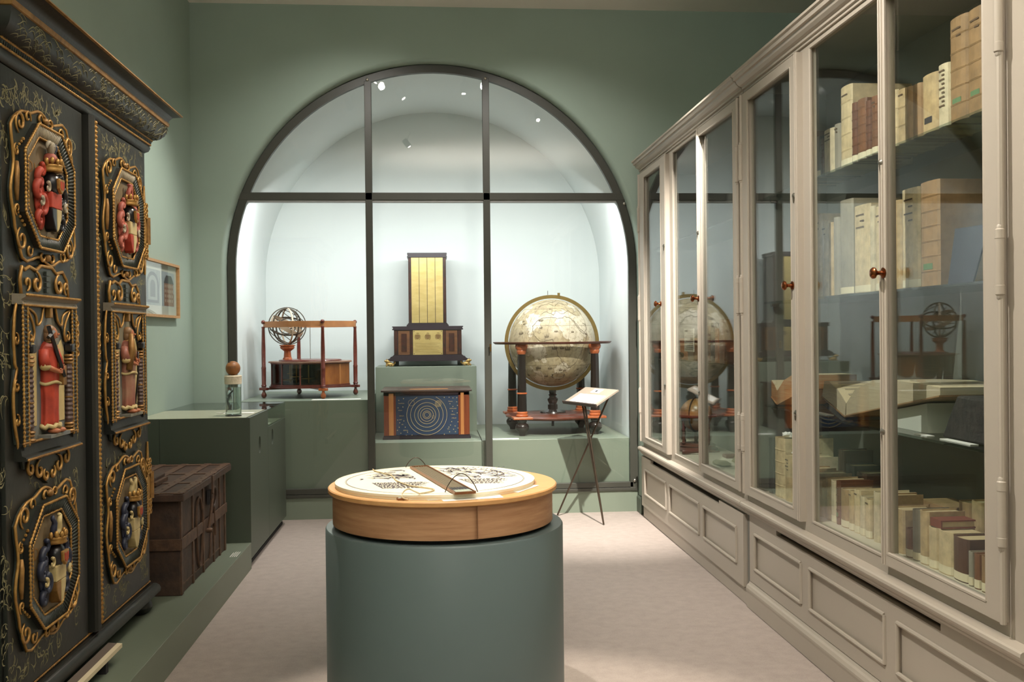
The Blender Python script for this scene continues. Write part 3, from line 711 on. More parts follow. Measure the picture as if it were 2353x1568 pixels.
for x, y in ((-.325, -.31), (.325, -.31), (-.325, .31), (.325, .31)):
    lg = MB().lathe([(.0, .165), (.042, .165), (.040, .37), (.036, .66), (.034, .715), (.0, .715)], 8, (x, y, 0)).build('leg', BLK, gl)
    MB().lathe([(.035, .71), (.04, .722), (.044, .735), (.040, .745), (.052, .76), (.056, .78), (.05, .796), (0, .796)], 16, (x, y, 0)).build('capital', ORW, lg, True)
    MB().lathe([(.040, .362), (.047, .366), (.047, .374), (.040, .378)], 16, (x, y, 0)).build('ring', ORW, lg, True)
    MB().lathe([(.044, .165), (.052, .168), (.054, .18), (.046, .188), (.05, .196), (.049, .206), (.042, .212)], 16, (x, y, 0)).build('base_moulding', ORW, lg, True)
    B(x - .085, x + .085, y - .075, y + .075, .145, .165).build('pad', ORW, lg, bevel=.004)
    MB().lathe([(.0, 0), (.026, 0), (.03, .02), (.036, .03), (.058, .055), (.062, .078), (.052, .10), (.034, .112), (.040, .122), (.04, .145), (0, .145)], 20, (x, y, 0)).build('foot', BLK, lg, True)
MB().lathe([(.0, .130), (.40, .130), (.425, .140), (.43, .152), (.42, .162), (.30, .164), (.29, .170), (.20, .172), (.0, .172)], 48).build('base_disc', RED, gl, True)
MB().lathe([(.12, .172), (.115, .186), (.06, .195), (.045, .205), (.045, .245), (.035, .255), (.048, .285), (.048, .30), (.03, .32), (.04, .335), (.03, .345), (.034, .365), (.03, .376), (0, .376)], 24).build('centre_column', BLK, gl, True)
MB().lathe([(.0, .05), (.012, .05), (.012, .10), (.075, .10), (.085, .13), (0, .13)], 16).build('pendant', BLK, gl, True)
# ------------------------------------------------------------------ brass-faced tower
tw = thing('brass_tower', 'tall dark instrument tower with four brass scale strips on the riser', 'tower', (-.040, 9.10, 1.2125))
EB = mat('ebony_case', (42, 30, 38), .35, var=.12, scale=10, coat=.2); TORT = mat('tortoiseshell', (72, 34, 26), .28, rgb2=(34, 22, 20), scale=30, coat=.3)
BR = mat('brass_plate', (214, 192, 128), .36, .6, rgb2=(190, 166, 102), scale=7, stretch=(1, 1, 3))
WAL = woodmat('walnut', (108, 70, 40), (80, 50, 30), .4)
B(-.176, .176, 0.01, .30, .395, 1.016).build('shaft', EB, tw)
MB().prism([(-.186, 1.016), (-.186, 1.024), (-.180, 1.030), (-.180, 1.042), (-.186, 1.048), (-.182, 1.058), (.182, 1.058), (.186, 1.048), (.180, 1.042), (.180, 1.030), (.186, 1.024), (.186, 1.016)], XZ, 0, .31).build('cap', EB, tw)
MB().prism([(-.196, .372), (-.196, .382), (-.186, .392), (-.180, .402), (.180, .402), (.186, .392), (.196, .382), (.196, .372)], XZ, -.002, .312).build('shaft_base', EB, tw)
for k in range(4):
    x = -.148 + k * .0745
    B(x, x + .070, .003, .0095, .404, 1.012).build('brass_strip', BR, tw)
    if k: B(x - .004, x - .0005, .005, .0095, .404, 1.012).build('divider', EB, tw)
for sx in (-1, 1):
    B(sx * .152, sx * .172, .004, .0095, .41, 1.01).build('tortoise_strip', TORT, tw)
B(-.314, .314, -.02, .33, .104, .338).build('body', EB, tw)
MB().prism([(-.328, .338), (-.330, .346), (-.322, .352), (-.322, .360), (-.332, .366), (-.328, .372), (.328, .372), (.332, .366), (.322, .360), (.322, .352), (.330, .346), (.328, .338)], XZ, -.034, .34).build('body_cornice', EB, tw)
MB().prism([(-.372, .048), (-.372, .066), (-.350, .076), (-.346, .088), (-.325, .094), (-.320, .104), (.320, .104), (.325, .094), (.346, .088), (.350, .076), (.372, .066), (.372, .048)], XZ, -.06, .35).build('base', EB, tw)
bp = B(-.138, .138, -.030, -.0205, .106, .334).build('brass_plate', BR, tw)
en = MB()
for k in range(7): en.box(-.118, .118 - .015 * (k % 3), -.0312, -.0302, .125 + k * .0145, .1265 + k * .0145)
tag(en.build('engraved_lines', mat('engraving', (110, 84, 42), .6), bp), kind='stuff')
for cx in (-.095, .0, .095):
    e2 = MB(); e2.lathe([(.0, 0), (.022, 0), (.022, .001), (0, .001)], 12, (cx, -.0302, .275), Matrix.Rotation(PI / 2, 3, 'X'))
    for k in range(6): e2.tube([(cx + .026 * math.cos(k * PI / 3 + t * .3), -.0306, .275 + (.022 + .012 * (k % 2)) * math.sin(k * PI / 3 + t * .3)) for t in range(4)], .0022, 5)
    e2.build('engraved_crest', MATS['engraving'], bp)
for x, z in ((-.128, .116), (.128, .116), (-.128, .325), (.128, .325)): MB().sphere((x, -.031, z), .004, 8, 6).build('screw', DKM, bp)
for sx in (-1, 1):
    a, b = sorted((sx * .168, sx * .274)); B(a, b, -.026, -.0205, .108, .334).build('wood_panel', WAL, tw)
    a, b = sorted((sx * .196, sx * .246)); B(a, b, -.030, -.0265, .138, .304).build('tortoise_panel', TORT, tw)
    a, b = sorted((sx * .142, sx * .164)); B(a, b, -.028, -.0205, .106, .336).build('tortoise_strip', TORT, tw)
    a, b = sorted((sx * .282, sx * .312)); B(a, b, -.027, -.0205, .106, .336).build('tortoise_strip', TORT, tw)
    lf = MB(); X = sx * .352                        # crouching lion foot
    lf.sphere((X, -.045, .022), (.040, .03, .018), 12, 8); lf.sphere((X + sx * .022, -.05, .045), (.020, .02, .021), 10, 8); lf.sphere((X + sx * .040, -.062, .052), (.013, .012, .010), 8, 6)
    for ex in (-1, 1): lf.sphere((X + sx * .020 + ex * .010, -.048, .066), (.005, .005, .007), 6, 4)
    for ex in (-.02, .012, .032): lf.tube([(X + ex, -.055, .018), (X + ex + sx * .012, -.078, .006)], [.009, .007], 8); 
    lf.tube([(X - sx * .03, -.04, .02), (X - sx * .048, -.045, .03), (X - sx * .045, -.05, .045)], [.006, .005, .006], 6)
    for k in range(6): lf.sphere((X + sx * .012 + .008 * math.cos(k), -.055, .040 + .008 * math.sin(k)), .009, 6, 5)
    lf.build('lion_foot', mat('gilt_bronze', (176, 146, 90), .4, .8, var=.2, scale=40), tw, True)
for sx in (-1, 1): B(sx * .28, sx * .33, .22, .30, 0, .048).build('back_foot', EB, tw)
# ------------------------------------------------------------------ blue star box
sb = thing('star_box', 'wooden box with blue front painted with golden planet orbits and stars', 'box', (-.053, 8.345, .61))
DKW = woodmat('dark_walnut', (84, 48, 28), (58, 32, 20), .4); LTW = woodmat('light_inlay', (198, 134, 76), (176, 112, 60), .45, stretch=(14, 14, 1)); MDW = woodmat('box_red_wood', (136, 66, 32), (104, 46, 22), .4, stretch=(14, 14, 1))
BLU = mat('blue_paint', (34, 51, 84), .6, rgb2=(46, 63, 84), scale=9, bump=.05, bscale=60); GOLDP = mat('gold_paint', (208, 182, 126), .55, .1)
B(-.365, .365, .012, .57, .03, .405).build('carcass', DKW, sb)
MB().prism([(-.376, 0), (-.376, .016), (-.370, .022), (-.366, .034), (.366, .034), (.370, .022), (.376, .016), (.376, 0)], XZ, -.008, .59).build('base_moulding', EB, sb)
lid = B(-.388, .388, -.022, .59, .406, .422).build('lid', mat('box_lid', (70, 54, 48), .4, var=.15, scale=8), sb, bevel=.003)
B(-.145, .185, .09, .15, .4222, .4235).build('slot_wood', LTW, lid); B(-.25, .29, .155, .17, .4222, .4232).build('groove', INK, lid)
B(-.366, .366, -.004, .012, .375, .405).build('top_rail', EB, sb)
B(-.262, .272, .004, .0115, .036, .376).build('blue_panel', BLU, sb)
for sx, off in ((-1, 0), (1, .008)):
    a, b = sorted((sx * .364, sx * .264 + off)); B(a, b, -.004, .0115, .034, .40).build('pilaster', MDW, sb)
    a, b = sorted((sx * (.322 if sx < 0 else .318), sx * .282 + off)); B(a, b, -.0075, -.0042, .036, .394).build('light_inlay', LTW, sb)
B(.336, .366, -.0095, -.0045, .036, .36).build('edge_strip', MDW, sb)
def ring(cx, cz, r, w, y, m, par, name, a0=0, a1=2 * PI, n=56):
    vs = []; N_ = n + 1
    for i in range(N_):
        a = a0 + (a1 - a0) * i / n; c_, s_ = math.cos(a), math.sin(a)
        for rr_, yy in ((r - w, y), (r + w, y), (r + w, y + .001), (r - w, y + .001)): vs.append((cx + rr_ * c_, yy, cz + rr_ * s_))
    return MB().add(vs, [(4 * i + k, 4 * i + 4 + k, 4 * i + 4 + (k + 1) % 4, 4 * i + (k + 1) % 4) for i in range(n) for k in range(4)]).build(name, m, par)
OC = (.001, .207)
for k, r_ in enumerate((.0225, .034, .055, .076, .1055, .1395)): ring(*OC, r_, .0015, .0025, GOLDP, sb, 'orbit')
ring(*OC, .1715, .0015, .0025, GOLDP, sb, 'orbit', math.radians(118), math.radians(423))
for r_ in (.010, .016, .022, .027): ring(OC[0] + .098, OC[1] + .095, r_, .0008, .0025, GOLDP, sb, 'epicycle')
ring(OC[0] - .132, OC[1] + .105, .026, .0007, .0025, GOLDP, sb, 'epicycle'); ring(OC[0] + .055, OC[1] - .018, .012, .0006, .0025, GOLDP, sb, 'epicycle')
starsL = [(195, 360), (335, 310), (170, 585), (315, 560), (155, 950), (340, 980), (215, 1035), (200, 1170), (380, 1170), (145, 1260), (445, 1320), (245, 1350), (410, 1420), (580, 1410), (180, 1465), (745, 1445), (1560, 290), (1705, 290), (1820, 310), (1938, 305), (1728, 485), (1935, 430), (1815, 570), (1955, 540), (1800, 710), (1945, 765), (1775, 1025), (1965, 1035), (1740, 1130), (1690, 1190), (1878, 1160), (1965, 1225), (1830, 1258), (1885, 1335), (1710, 1335), (1550, 1405), (1355, 1440)]
S_ = .5345 / 1880
for X, Y in starsL:
    x = (X - 1045) * S_ + .005; z = .207 - (Y - 810) * S_
    pts = [(x + (.0056 if i % 2 == 0 else .0026) * math.cos(i * PI / 5 + .3), z + (.0056 if i % 2 == 0 else .0026) * math.sin(i * PI / 5 + .3)) for i in range(10)]
    MB().prism(pts, XZ, .0028, .0038).build('star', GOLDP, sb)
for X, Y, s_ in ((270, 450, 'Iunachton'), (235, 660, 'Iovens'), (270, 830, 'GENUS'), (240, 945, 'APT'), (295, 1090, 'EX'), (390, 1270, 'ESTICA'), (1745, 412, 'Planeta'), (1820, 630, 'AVELLANE'), (1815, 812, 'TERRA'), (1845, 920, 'STELLIS'), (1670, 1245, 'IVS')):
    text('inscription', s_, .0125, GOLDP, sb, ((X - 1045) * S_ + .005, .0030, .207 - (Y - 810) * S_), (PI / 2, 0, 0))
# ------------------------------------------------------------------ planetarium with armillary sphere
te = thing('planetarium', 'mahogany planetarium with four turned columns and small armillary sphere', 'instrument', (-1.075, 8.70, .97), math.radians(-23.3))
MAH = woodmat('turned_mahogany', (112, 50, 38), (88, 36, 28), .28, coat=.2); RINGW = woodmat('ring_wood', (186, 128, 78), (160, 104, 60), .5, stretch=(3, 3, 3)); OLD = mat('old_card', (200, 186, 156), .7, var=.06, scale=12)
for ix, (x, y) in enumerate(((-.29, -.29), (.29, -.29), (.29, .29), (-.29, .29))):
    cmat = ORW if ix == 1 else MAH
    c = MB().lathe([(.012, .09), (.022, .094), (.018, .10), (.024, .108), (.018, .116), (.019, .25), (.021, .262), (.017, .27), (.0175, .42), (.013, .60), (.016, .612), (.013, .618), (0, .618)], 16, (x, y, 0)).build('column', MAH, te, True)
    MB().lathe([(0, 0), (.010, 0), (.022, .016), (.023, .030), (.014, .050), (.010, .062), (.015, .068), (0, .068)], 16, (x, y, 0)).build('foot', cmat, c, True)
    B(x - .036, x + .036, y - .02, y + .02, .068, .09).build('block', cmat, c, bevel=.003)
    MB().sphere((x * 1.0, y * 1.0, .657), .018, 12, 8).build('ball', MAH, c, 'all')
for rot in (PI / 4, -PI / 4):
    b_ = B(-.40, .40, -.014, .014, .071, .087); b_.xf(Matrix.Rotation(rot, 4, 'Z')); b_.build('stretcher', MAH, te)
hr = MB(); prof = [(.375, .612), (.402, .612), (.402, .662), (.375, .662)]; n = 72; vs = []
for i in range(n):
    a = 2 * PI * i / n; vs += [(r_ * math.cos(a), r_ * math.sin(a), z_) for r_, z_ in prof]
hr.add(vs, [(i * 4 + j, ((i + 1) % n) * 4 + j, ((i + 1) % n) * 4 + (j + 1) % 4, i * 4 + (j + 1) % 4) for i in range(n) for j in range(4)]); hr.build('horizon_band', RINGW, te, True)
dg = 12; R_ = .345
def ngon(r, n=dg, off=PI / 12): return [(r * math.cos(2 * PI * i / n + off), r * math.sin(2 * PI * i / n + off)) for i in range(n)]
MB().prism(ngon(.365), ID, .088, .10).build('case_base', MAH, te); MB().prism(ngon(.352), ID, .10, .116).build('case_base', MAH, te)
MB().prism(ngon(.352), ID, .293, .303).build('case_top', MAH, te); MB().prism(ngon(.370), ID, .303, .314).build('case_top', mat('case_top_wood', (150, 112, 92), .4), te); MB().lathe([(0, .314), (.262, .314), (.258, .328), (.0, .328)], 48).build('dial', mat('dial_card', (196, 178, 150), .6, var=.08, scale=10), te, True)
MB().lathe([(.262, .314), (.275, .316), (.270, .326), (.256, .330)], 48).build('dial_rim', MAH, te, True)
pg = ngon(R_); VEN = woodmat('veneer', (168, 104, 48), (128, 70, 30), .35, stretch=(2, 2, 1), scale=6); VEN2 = LTW
DKG = glassmat('case_dark_glass', (.85, .86, .82))
for i in range(dg):
    a, b = pg[i], pg[(i + 1) % dg]
    mid = ((a[0] + b[0]) / 2, (a[1] + b[1]) / 2); wa = math.degrees(math.atan2(mid[1], mid[0])) % 360
    glassy = 195 < wa + 0 < 300
    def seg(s0, s1, z0, z1, t0, t1, m_, nm):
        pa = [a[k] + (b[k] - a[k]) * s0 for k in (0, 1)]; pb = [a[k] + (b[k] - a[k]) * s1 for k in (0, 1)]
        n_ = Vector((mid[0], mid[1])).normalized()
        q = [(pa[0] + n_.x * t, pa[1] + n_.y * t) for t in (t0, t1)] + [(pb[0] + n_.x * t, pb[1] + n_.y * t) for t in (t1, t0)]
        return MB().prism(q, ID, z0, z1).build(nm, m_, te)
    if glassy: seg(0, 1, .116, .293, -.004, 0, DKG, 'pane'); seg(0, .06, .116, .293, -.006, .003, MAH, 'post')
    else: seg(0, 1, .116, .293, -.012, 0, VEN, 'side_panel'); seg(0, .14, .116, .293, 0, .003, VEN2 if i % 2 else MAH, 'post')
mech = MB(); mech.lathe([(0, .12), (.30, .12), (.30, .124), (0, .124)], 24); mech.build('mechanism_plate', INK, te)
for (x, y, r_, z_) in ((-.12, -.14, .075, .15), (-.02, -.20, .05, .18), (.04, -.10, .06, .16), (-.16, -.05, .04, .20)):
    g_ = MB().lathe([(0, z_), (r_, z_), (r_, z_ + .006), (0, z_ + .006)], 20, (x, y, 0)); g_.lathe([(0, .124), (.006, .124), (.006, .28), (0, .28)], 8, (x, y, 0)); g_.build('gear', BRASS, te, True)
B(-.29, .29, .0, .02, .124, .292).build('case_partition', INK, te)
MB().tube([(0, 0, .328), (0, 0, .62)], .003, 6).build('rod', STEEL, te)
# armillary sphere on its cup
ivM = Matrix.Rotation(math.radians(23.3), 3, 'Z'); ap = ivM @ Vector((-.188, -.07, 0))
ar = MB().lathe([(0, .328), (.045, .328), (.04, .342), (.034, .35), (.030, .40), (.032, .405), (.06, .425), (.066, .438), (.06, .446), (.07, .45), (.07, .458), (0, .458)], 8, (ap.x, ap.y, 0)).build('armillary_stand', ORW, te)
AC = Vector((ap.x, ap.y, .622))
RD = mat('armillary_dark', (82, 72, 58), .5, .2, var=.15, scale=30); RL = mat('armillary_pale', (205, 184, 158), .6)
def hring(r, w, t, rot, m_, nm):
    g_ = annulus(r - t, r, w, 48); g_.xf(rot.to_4x4()); g_.xf(Matrix.Translation(AC)); return g_.build(nm, m_, te, True)
E3 = lambda x, y, z: Euler((math.radians(x), math.radians(y), math.radians(z))).to_matrix()
for nm, r_, w_, e, m_ in (('meridian_hoop', .166, .014, E3(90, 0, 23), RD), ('colure_hoop', .158, .013, E3(90, 0, 70), RD), ('colure_hoop', .158, .013, E3(90, 0, 140), RL), ('colure_hoop', .157, .013, E3(90, 0, -20), RD), ('equator_hoop', .155, .012, E3(25, 20, 0), RD), ('inner_hoop', .075, .012, E3(70, 0, 30), RD), ('inner_hoop', .072, .010, E3(20, 10, 0), RD)):
    hring(r_, w_, .007, e, m_, nm)
hring(.150, .038, .003, E3(0, 33, 10), RL, 'zodiac_band')
for off in (.10, -.11):
    g_ = annulus(.110, .113, .006, 40); g_.xf(Matrix.Translation((0, 0, off))); g_.xf(E3(0, 33, 10).to_4x4()); g_.xf(Matrix.Translation(AC)); g_.build('tropic_hoop', RD, te, True)
ax = E3(0, 33, 10) @ Vector((0, 0, 1)); MB().tube([AC - ax * .165, AC + ax * .175], .0018, 5).build('axis', DKM, te); MB().sphere(AC, .022, 12, 8).build('earth_ball', RL, te, 'all')
for k in range(4):
    q = E3(0, 33, 10) @ Vector((math.cos(k * PI / 2), math.sin(k * PI / 2), 0)); MB().tube([AC + q * .07, AC + q * .155], .003, 5).build('spoke', RD, te)
# ------------------------------------------------------------------ iron-bound chest
RUST = mat('rusty_iron', (86, 64, 50), .65, .25, rgb2=(54, 44, 38), scale=14, bump=.25, bscale=40)
STRAP = mat('iron_strap', (108, 80, 60), .6, .3, rgb2=(72, 54, 44), scale=20, bump=.2, bscale=60)
CX0, CX1, CY0, CY1, CZ0, CZ1 = -1.83, -1.305, 5.11, 6.20, .171, .66
ch = wthing('iron_chest', 'rusty iron-bound strongbox with flat lid on the green floor plinth', 'chest', (-1.57, 5.65, .17))
B(CX0, CX1, CY0, CY1, CZ0, CZ1).build('body', RUST, ch, bevel=.004)
for i, y in enumerate((5.115, 5.36, 5.60, 5.86, 6.02, 6.165)):
    w_ = .032 if i in (0, 5) else .026
    B(CX1 - .002, CX1 + .007, y, y + w_, CZ0, CZ1 - .004).build('strap', STRAP, ch, bevel=.002)
B(CX1 + .004, CX1 + .012, CY0 - .006, CY1 + .006, .405, .465).build('belt', STRAP, ch, bevel=.002)
B(CX0, CX1 + .006, CY0 - .010, CY0 - .001, .405, .465).build('belt', STRAP, ch, bevel=.002)
for (a, b) in ((5.14, 5.36), (5.40, 5.60), (5.64, 5.86), (5.90, 6.02)): B(CX1 - .002, CX1 + .004, a, b, .215, .222).build('plate_edge', STRAP, ch)
lid = B(CX0 - .02, CX1 + .032, CY0 - .04, CY1 + .05, CZ1 + .002, CZ1 + .040).build('lid', RUST, ch, bevel=.005)
for y in (5.09, 5.44, 5.80, 6.19): B(CX0, CX1 + .03, y, y + .05, CZ1 + .040, CZ1 + .045).build('lid_strap', STRAP, lid, bevel=.002)
for x in (-1.325, -1.44, -1.58, -1.72): B(x, x + .045, CY0 - .04, CY1 + .05, CZ1 + .0405, CZ1 + .0465).build('lid_strap', STRAP, lid, bevel=.002)
for k in range(10):
    for x in (-1.305, -1.42): MB().sphere((x + .002, 5.1 + k * .122, CZ1 + .0455), (.008, .008, .004), 8, 5).build('rivet', STRAP, lid, True)
lk = B(-1.62, -1.50, 5.32, 5.58, CZ1 + .045, CZ1 + .085).build('lock_cover', RUST, lid, bevel=.006); B(-1.505, -1.48, 5.33, 5.56, CZ1 + .045, CZ1 + .065).build('lock_edge', STRAP, lk)
# hasp, ring, bar and forged curves on the front
B(CX1 + .03, CX1 + .040, 5.70, 5.735, .60, CZ1 + .045).build('hasp', STRAP, ch, bevel=.002)
B(CX1 + .006, CX1 + .02, 5.69, 5.745, .54, .62).build('lock_plate', INK, ch)
MB().tube([(CX1 + .03, 5.76 + .055 * math.cos(t * PI / 10), .575 + .055 * math.sin(t * PI / 10)) for t in range(20)], .008, 8, True).build('ring', RUST, ch, True)
MB().tube([(CX1 + .035, 5.715, .60), (CX1 + .03, 5.69, .50), (CX1 + .022, 5.655, .405)], .009, 8).build('bar', STRAP, ch, True)
MB().lathe([(.014, 0), (.016, .02), (.012, .034), (0, .036)], 10, (CX1 + .01, 5.655, .40), Matrix.Rotation(PI / 2, 3, 'Y')).build('stud', STRAP, ch, True)
for sg, yc in ((1, 5.50),):
    MB().tube([(CX1 + .008, yc + .075 * math.cos(t * PI / 12) * (1 if t <= 12 else .9), .47 + (.145 if t <= 12 else .24) * math.sin(t * PI / 12) * (1 if t <= 12 else 1)) for t in range(0, 25)], .007, 6).build('forged_curve', STRAP, ch, True)
MB().tube(smoothpath([(CX1 + .008, 5.80, .58), (CX1 + .012, 5.83, .54), (CX1 + .010, 5.85, .47), (CX1 + .012, 5.86, .40), (CX1 + .008, 5.88, .33)]), .008, 6).build('forged_curve', STRAP, ch, True)
MB().tube(smoothpath([(CX1 + .006, 5.74, .22), (CX1 + .01, 5.75, .30), (CX1 + .006, 5.80, .37)]), .006, 6).build('forged_curve', STRAP, ch, True)
MB().tube([(-1.55 + .06 * math.cos(t * PI / 8), CY0 - .012, .40 - .075 * abs(math.sin(t * PI / 8)) - .005) for t in range(9)], .010, 8).build('side_handle', RUST, ch, True)
tx = MB()
for k in range(4): tx.add([(-1.235 + .012 * k, 5.98, .1708), (-1.231 + .012 * k, 5.98, .1708), (-1.231 + .012 * k, 6.12 - .02 * (k == 0), .1708), (-1.235 + .012 * k, 6.12 - .02 * (k == 0), .1708)], [(0, 1, 2, 3)])
tag(tx.build('plinth_text', WHITE), 'small white printed text lines on the floor plinth beside the chest', 'text'); 
# ------------------------------------------------------------------ painted wardrobe
WX, WY0, WY1 = -1.40, 3.26, 4.862
wd = wthing('painted_wardrobe', 'black painted wardrobe with gilt carved door panels on the left', 'wardrobe', (-1.65, 4.06, .17))
BLKP = mat('black_paint', (33, 32, 26), .45, rgb2=(26, 28, 25), scale=6, bump=.08, bscale=40)
GOLD = mat('gilding', (190, 148, 80), .42, .55, rgb2=(146, 104, 52), scale=30, bump=.1, bscale=80)
GOLDD = mat('gilding_worn', (164, 122, 66), .5, .4, rgb2=(112, 80, 40), scale=26)
SCR = mat('scroll_green', (50, 55, 46), .45, rgb2=(38, 43, 38), scale=15)
OCH = mat('panel_ochre', (118, 100, 72), .6, rgb2=(96, 84, 62), scale=7)
PAINT = mat('painted_scroll', (124, 118, 84), .6)
REDP = mat('red_paint', (184, 66, 42), .6, rgb2=(140, 46, 32), scale=18); PINKP = mat('pink_paint', (176, 98, 78), .6, rgb2=(138, 62, 50), scale=18)
BLUP = mat('blue_dark_paint', (40, 46, 66), .45, rgb2=(28, 32, 48), scale=18); CRM = mat('cream_paint', (196, 176, 124), .5, rgb2=(166, 146, 98), scale=16)
BLK2 = mat('black_gloss', (26, 24, 26), .3); SKIN = mat('painted_skin', (170, 104, 70), .45); WHP = mat('grey_white_paint', (176, 164, 140), .5, rgb2=(140, 130, 112), scale=20); MAR = mat('marbled_column', (58, 40, 36), .4, rgb2=(92, 72, 66), scale=40)
SKYP = mat('panel_sky', (92, 104, 116), .6, rgb2=(120, 112, 88), scale=4)
B(XL + .004, WX, WY0, WY1, .30, 2.42).build('carcass', BLKP, wd)
def sweep(prof, m_, nm, smooth=True):
    vs = []
    for d, z in prof: vs += [(XL + .004, WY0 - d, z), (WX + d, WY0 - d, z), (WX + d, WY1 + d, z), (XL + .004, WY1 + d, z)]
    k = len(prof); fs = []
    for i in range(k - 1):
        for j in range(3): fs.append((4 * i + j, 4 * i + j + 1, 4 * i + 4 + j + 1, 4 * i + 4 + j))
    return MB().add(vs, fs).build(nm, m_, wd, smooth)
sweep([(-.002, 2.40), (.010, 2.402), (.026, 2.412), (.033, 2.428), (.030, 2.440)], BLKP, 'cornice_torus')
sweep([(.030, 2.440), (.034, 2.445), (.040, 2.466), (.038, 2.468)], BLKP, 'cornice_fillet')
fr_ = sweep([(.038, 2.468), (.066, 2.478), (.088, 2.500), (.098, 2.528), (.098, 2.548)], BLKP, 'cornice_frieze')
sweep([(.098, 2.548), (.104, 2.550), (.108, 2.566), (.102, 2.568)], GOLDD, 'cornice_band', False)
sweep([(.102, 2.568), (.106, 2.582), (.120, 2.598), (.146, 2.606), (.152, 2.607)], BLKP, 'cornice_cove')
sweep([(.152, 2.607), (.160, 2.610), (.158, 2.616), (.10, 2.618), (-.3, 2.62)], GOLDD, 'cornice_edge')
def rope(path, r, step, m_, nm, par=wd, flat=None):
    """gilt bead row: a tube with swelling radius along a straight or bent path"""
    pts = []; rs = []
    for a, b in zip(path[:-1], path[1:]):
        a, b = Vector(a), Vector(b); n_ = max(1, int((b - a).length / step))
        for i in range(n_ * 3):
            pts.append(a.lerp(b, i / (n_ * 3))); rs.append(r * (.45, 1.0, .9)[i % 3])
    pts.append(Vector(path[-1])); rs.append(r * .4)
    return MB().tube(pts, rs, 6).build(nm, m_, par, 'all')
for d, z, r_ in ((.034, 2.4445, .0055), (.0405, 2.4675, .0055)):
    rope([(XL + .05, WY1 + d, z), (WX + d, WY1 + d, z), (WX + d, WY0 - d, z)], r_, .016, GOLD, 'bead_row')
fl = MB()
for i in range(100):
    y = WY0 - .03 + i * (WY1 - WY0 + .06) / 100; fl.box(WX + .034, WX + .0395, y, y + .008, 2.449, 2.463)
tag(fl.build('fluting', SCR, wd), kind='stuff')
# base moulding, feet
sweep([(0, .312), (.012, .302), (.034, .296), (.046, .284), (.052, .268), (.050, .252), (.040, .244), (-.3, .244)], BLKP, 'base_moulding')
B(XL + .004, WX + .03, WY0, WY1, .240, .302).build('base_board', BLKP, wd)
rope([(WX + .012, WY1 + .008, .311), (WX + .012, WY0, .311)], .006, .018, GOLDD, 'bead_row')
for y in (WY1 - .06, WY0 + .06):
    MB().lathe([(0, 0), (.03, 0), (.05, .012), (.062, .034), (.055, .058), (.04, .070), (0, .070)], 16, (WX - .02, y, .171)).build('bun_foot', BLKP, wd, True)
    MB().lathe([(0, 0), (.03, 0), (.05, .012), (.062, .034), (.055, .058), (.04, .070), (0, .070)], 16, (XL + .10, y, .171)).build('bun_foot', BLKP, wd, True)
# doors, centre strip
dR = B(WX, WX + .016, 4.118, 4.852, .318, 2.398).build('door', BLKP, wd, bevel=.002)
dL = B(WX, WX + .016, 3.27, 4.004, .318, 2.398).build('door', BLKP, wd, bevel=.002)
MB().prism([(4.022, .0), (4.022, .036), (4.034, .046), (4.052, .050), (4.066, .046), (4.072, .036), (4.112, .034), (4.116, .0)], lambda u, v, w: (WX + v, u, w), .318, 2.40).build('centre_strip', BLKP, wd)
rope([(WX + .038, 4.093, 2.39), (WX + .038, 4.093, .33)], .011, .019, GOLD, 'bead_row')
HX = WX + .016     # face of the doors
def F(y, z, h=0): return (HX + h, y, z)
def spiral(cy, cz, r0, r1, a0, a1, n=14, h=.012):
    return [F(cy + (r0 + (r1 - r0) * i / n) * math.cos(math.radians(a0 + (a1 - a0) * i / n)), cz + (r0 + (r1 - r0) * i / n) * math.sin(math.radians(a0 + (a1 - a0) * i / n)), h) for i in range(n + 1)]
def taper(path, r, m_, nm, par, e=.45):
    k = len(path); rs = [r * (e + (1 - e) * math.sin(PI * (i + .6) / (k + .2))) for i in range(k)]
    return MB().tube(path, rs, 6).build(nm, m_, par, 'all')
def plate(pts, h0, h1, m_, nm, par): return MB().prism([(y, z) for y, z in pts], lambda u, v, w: F(u, v, w), h0, h1).build(nm, m_, par, bevel=.003)
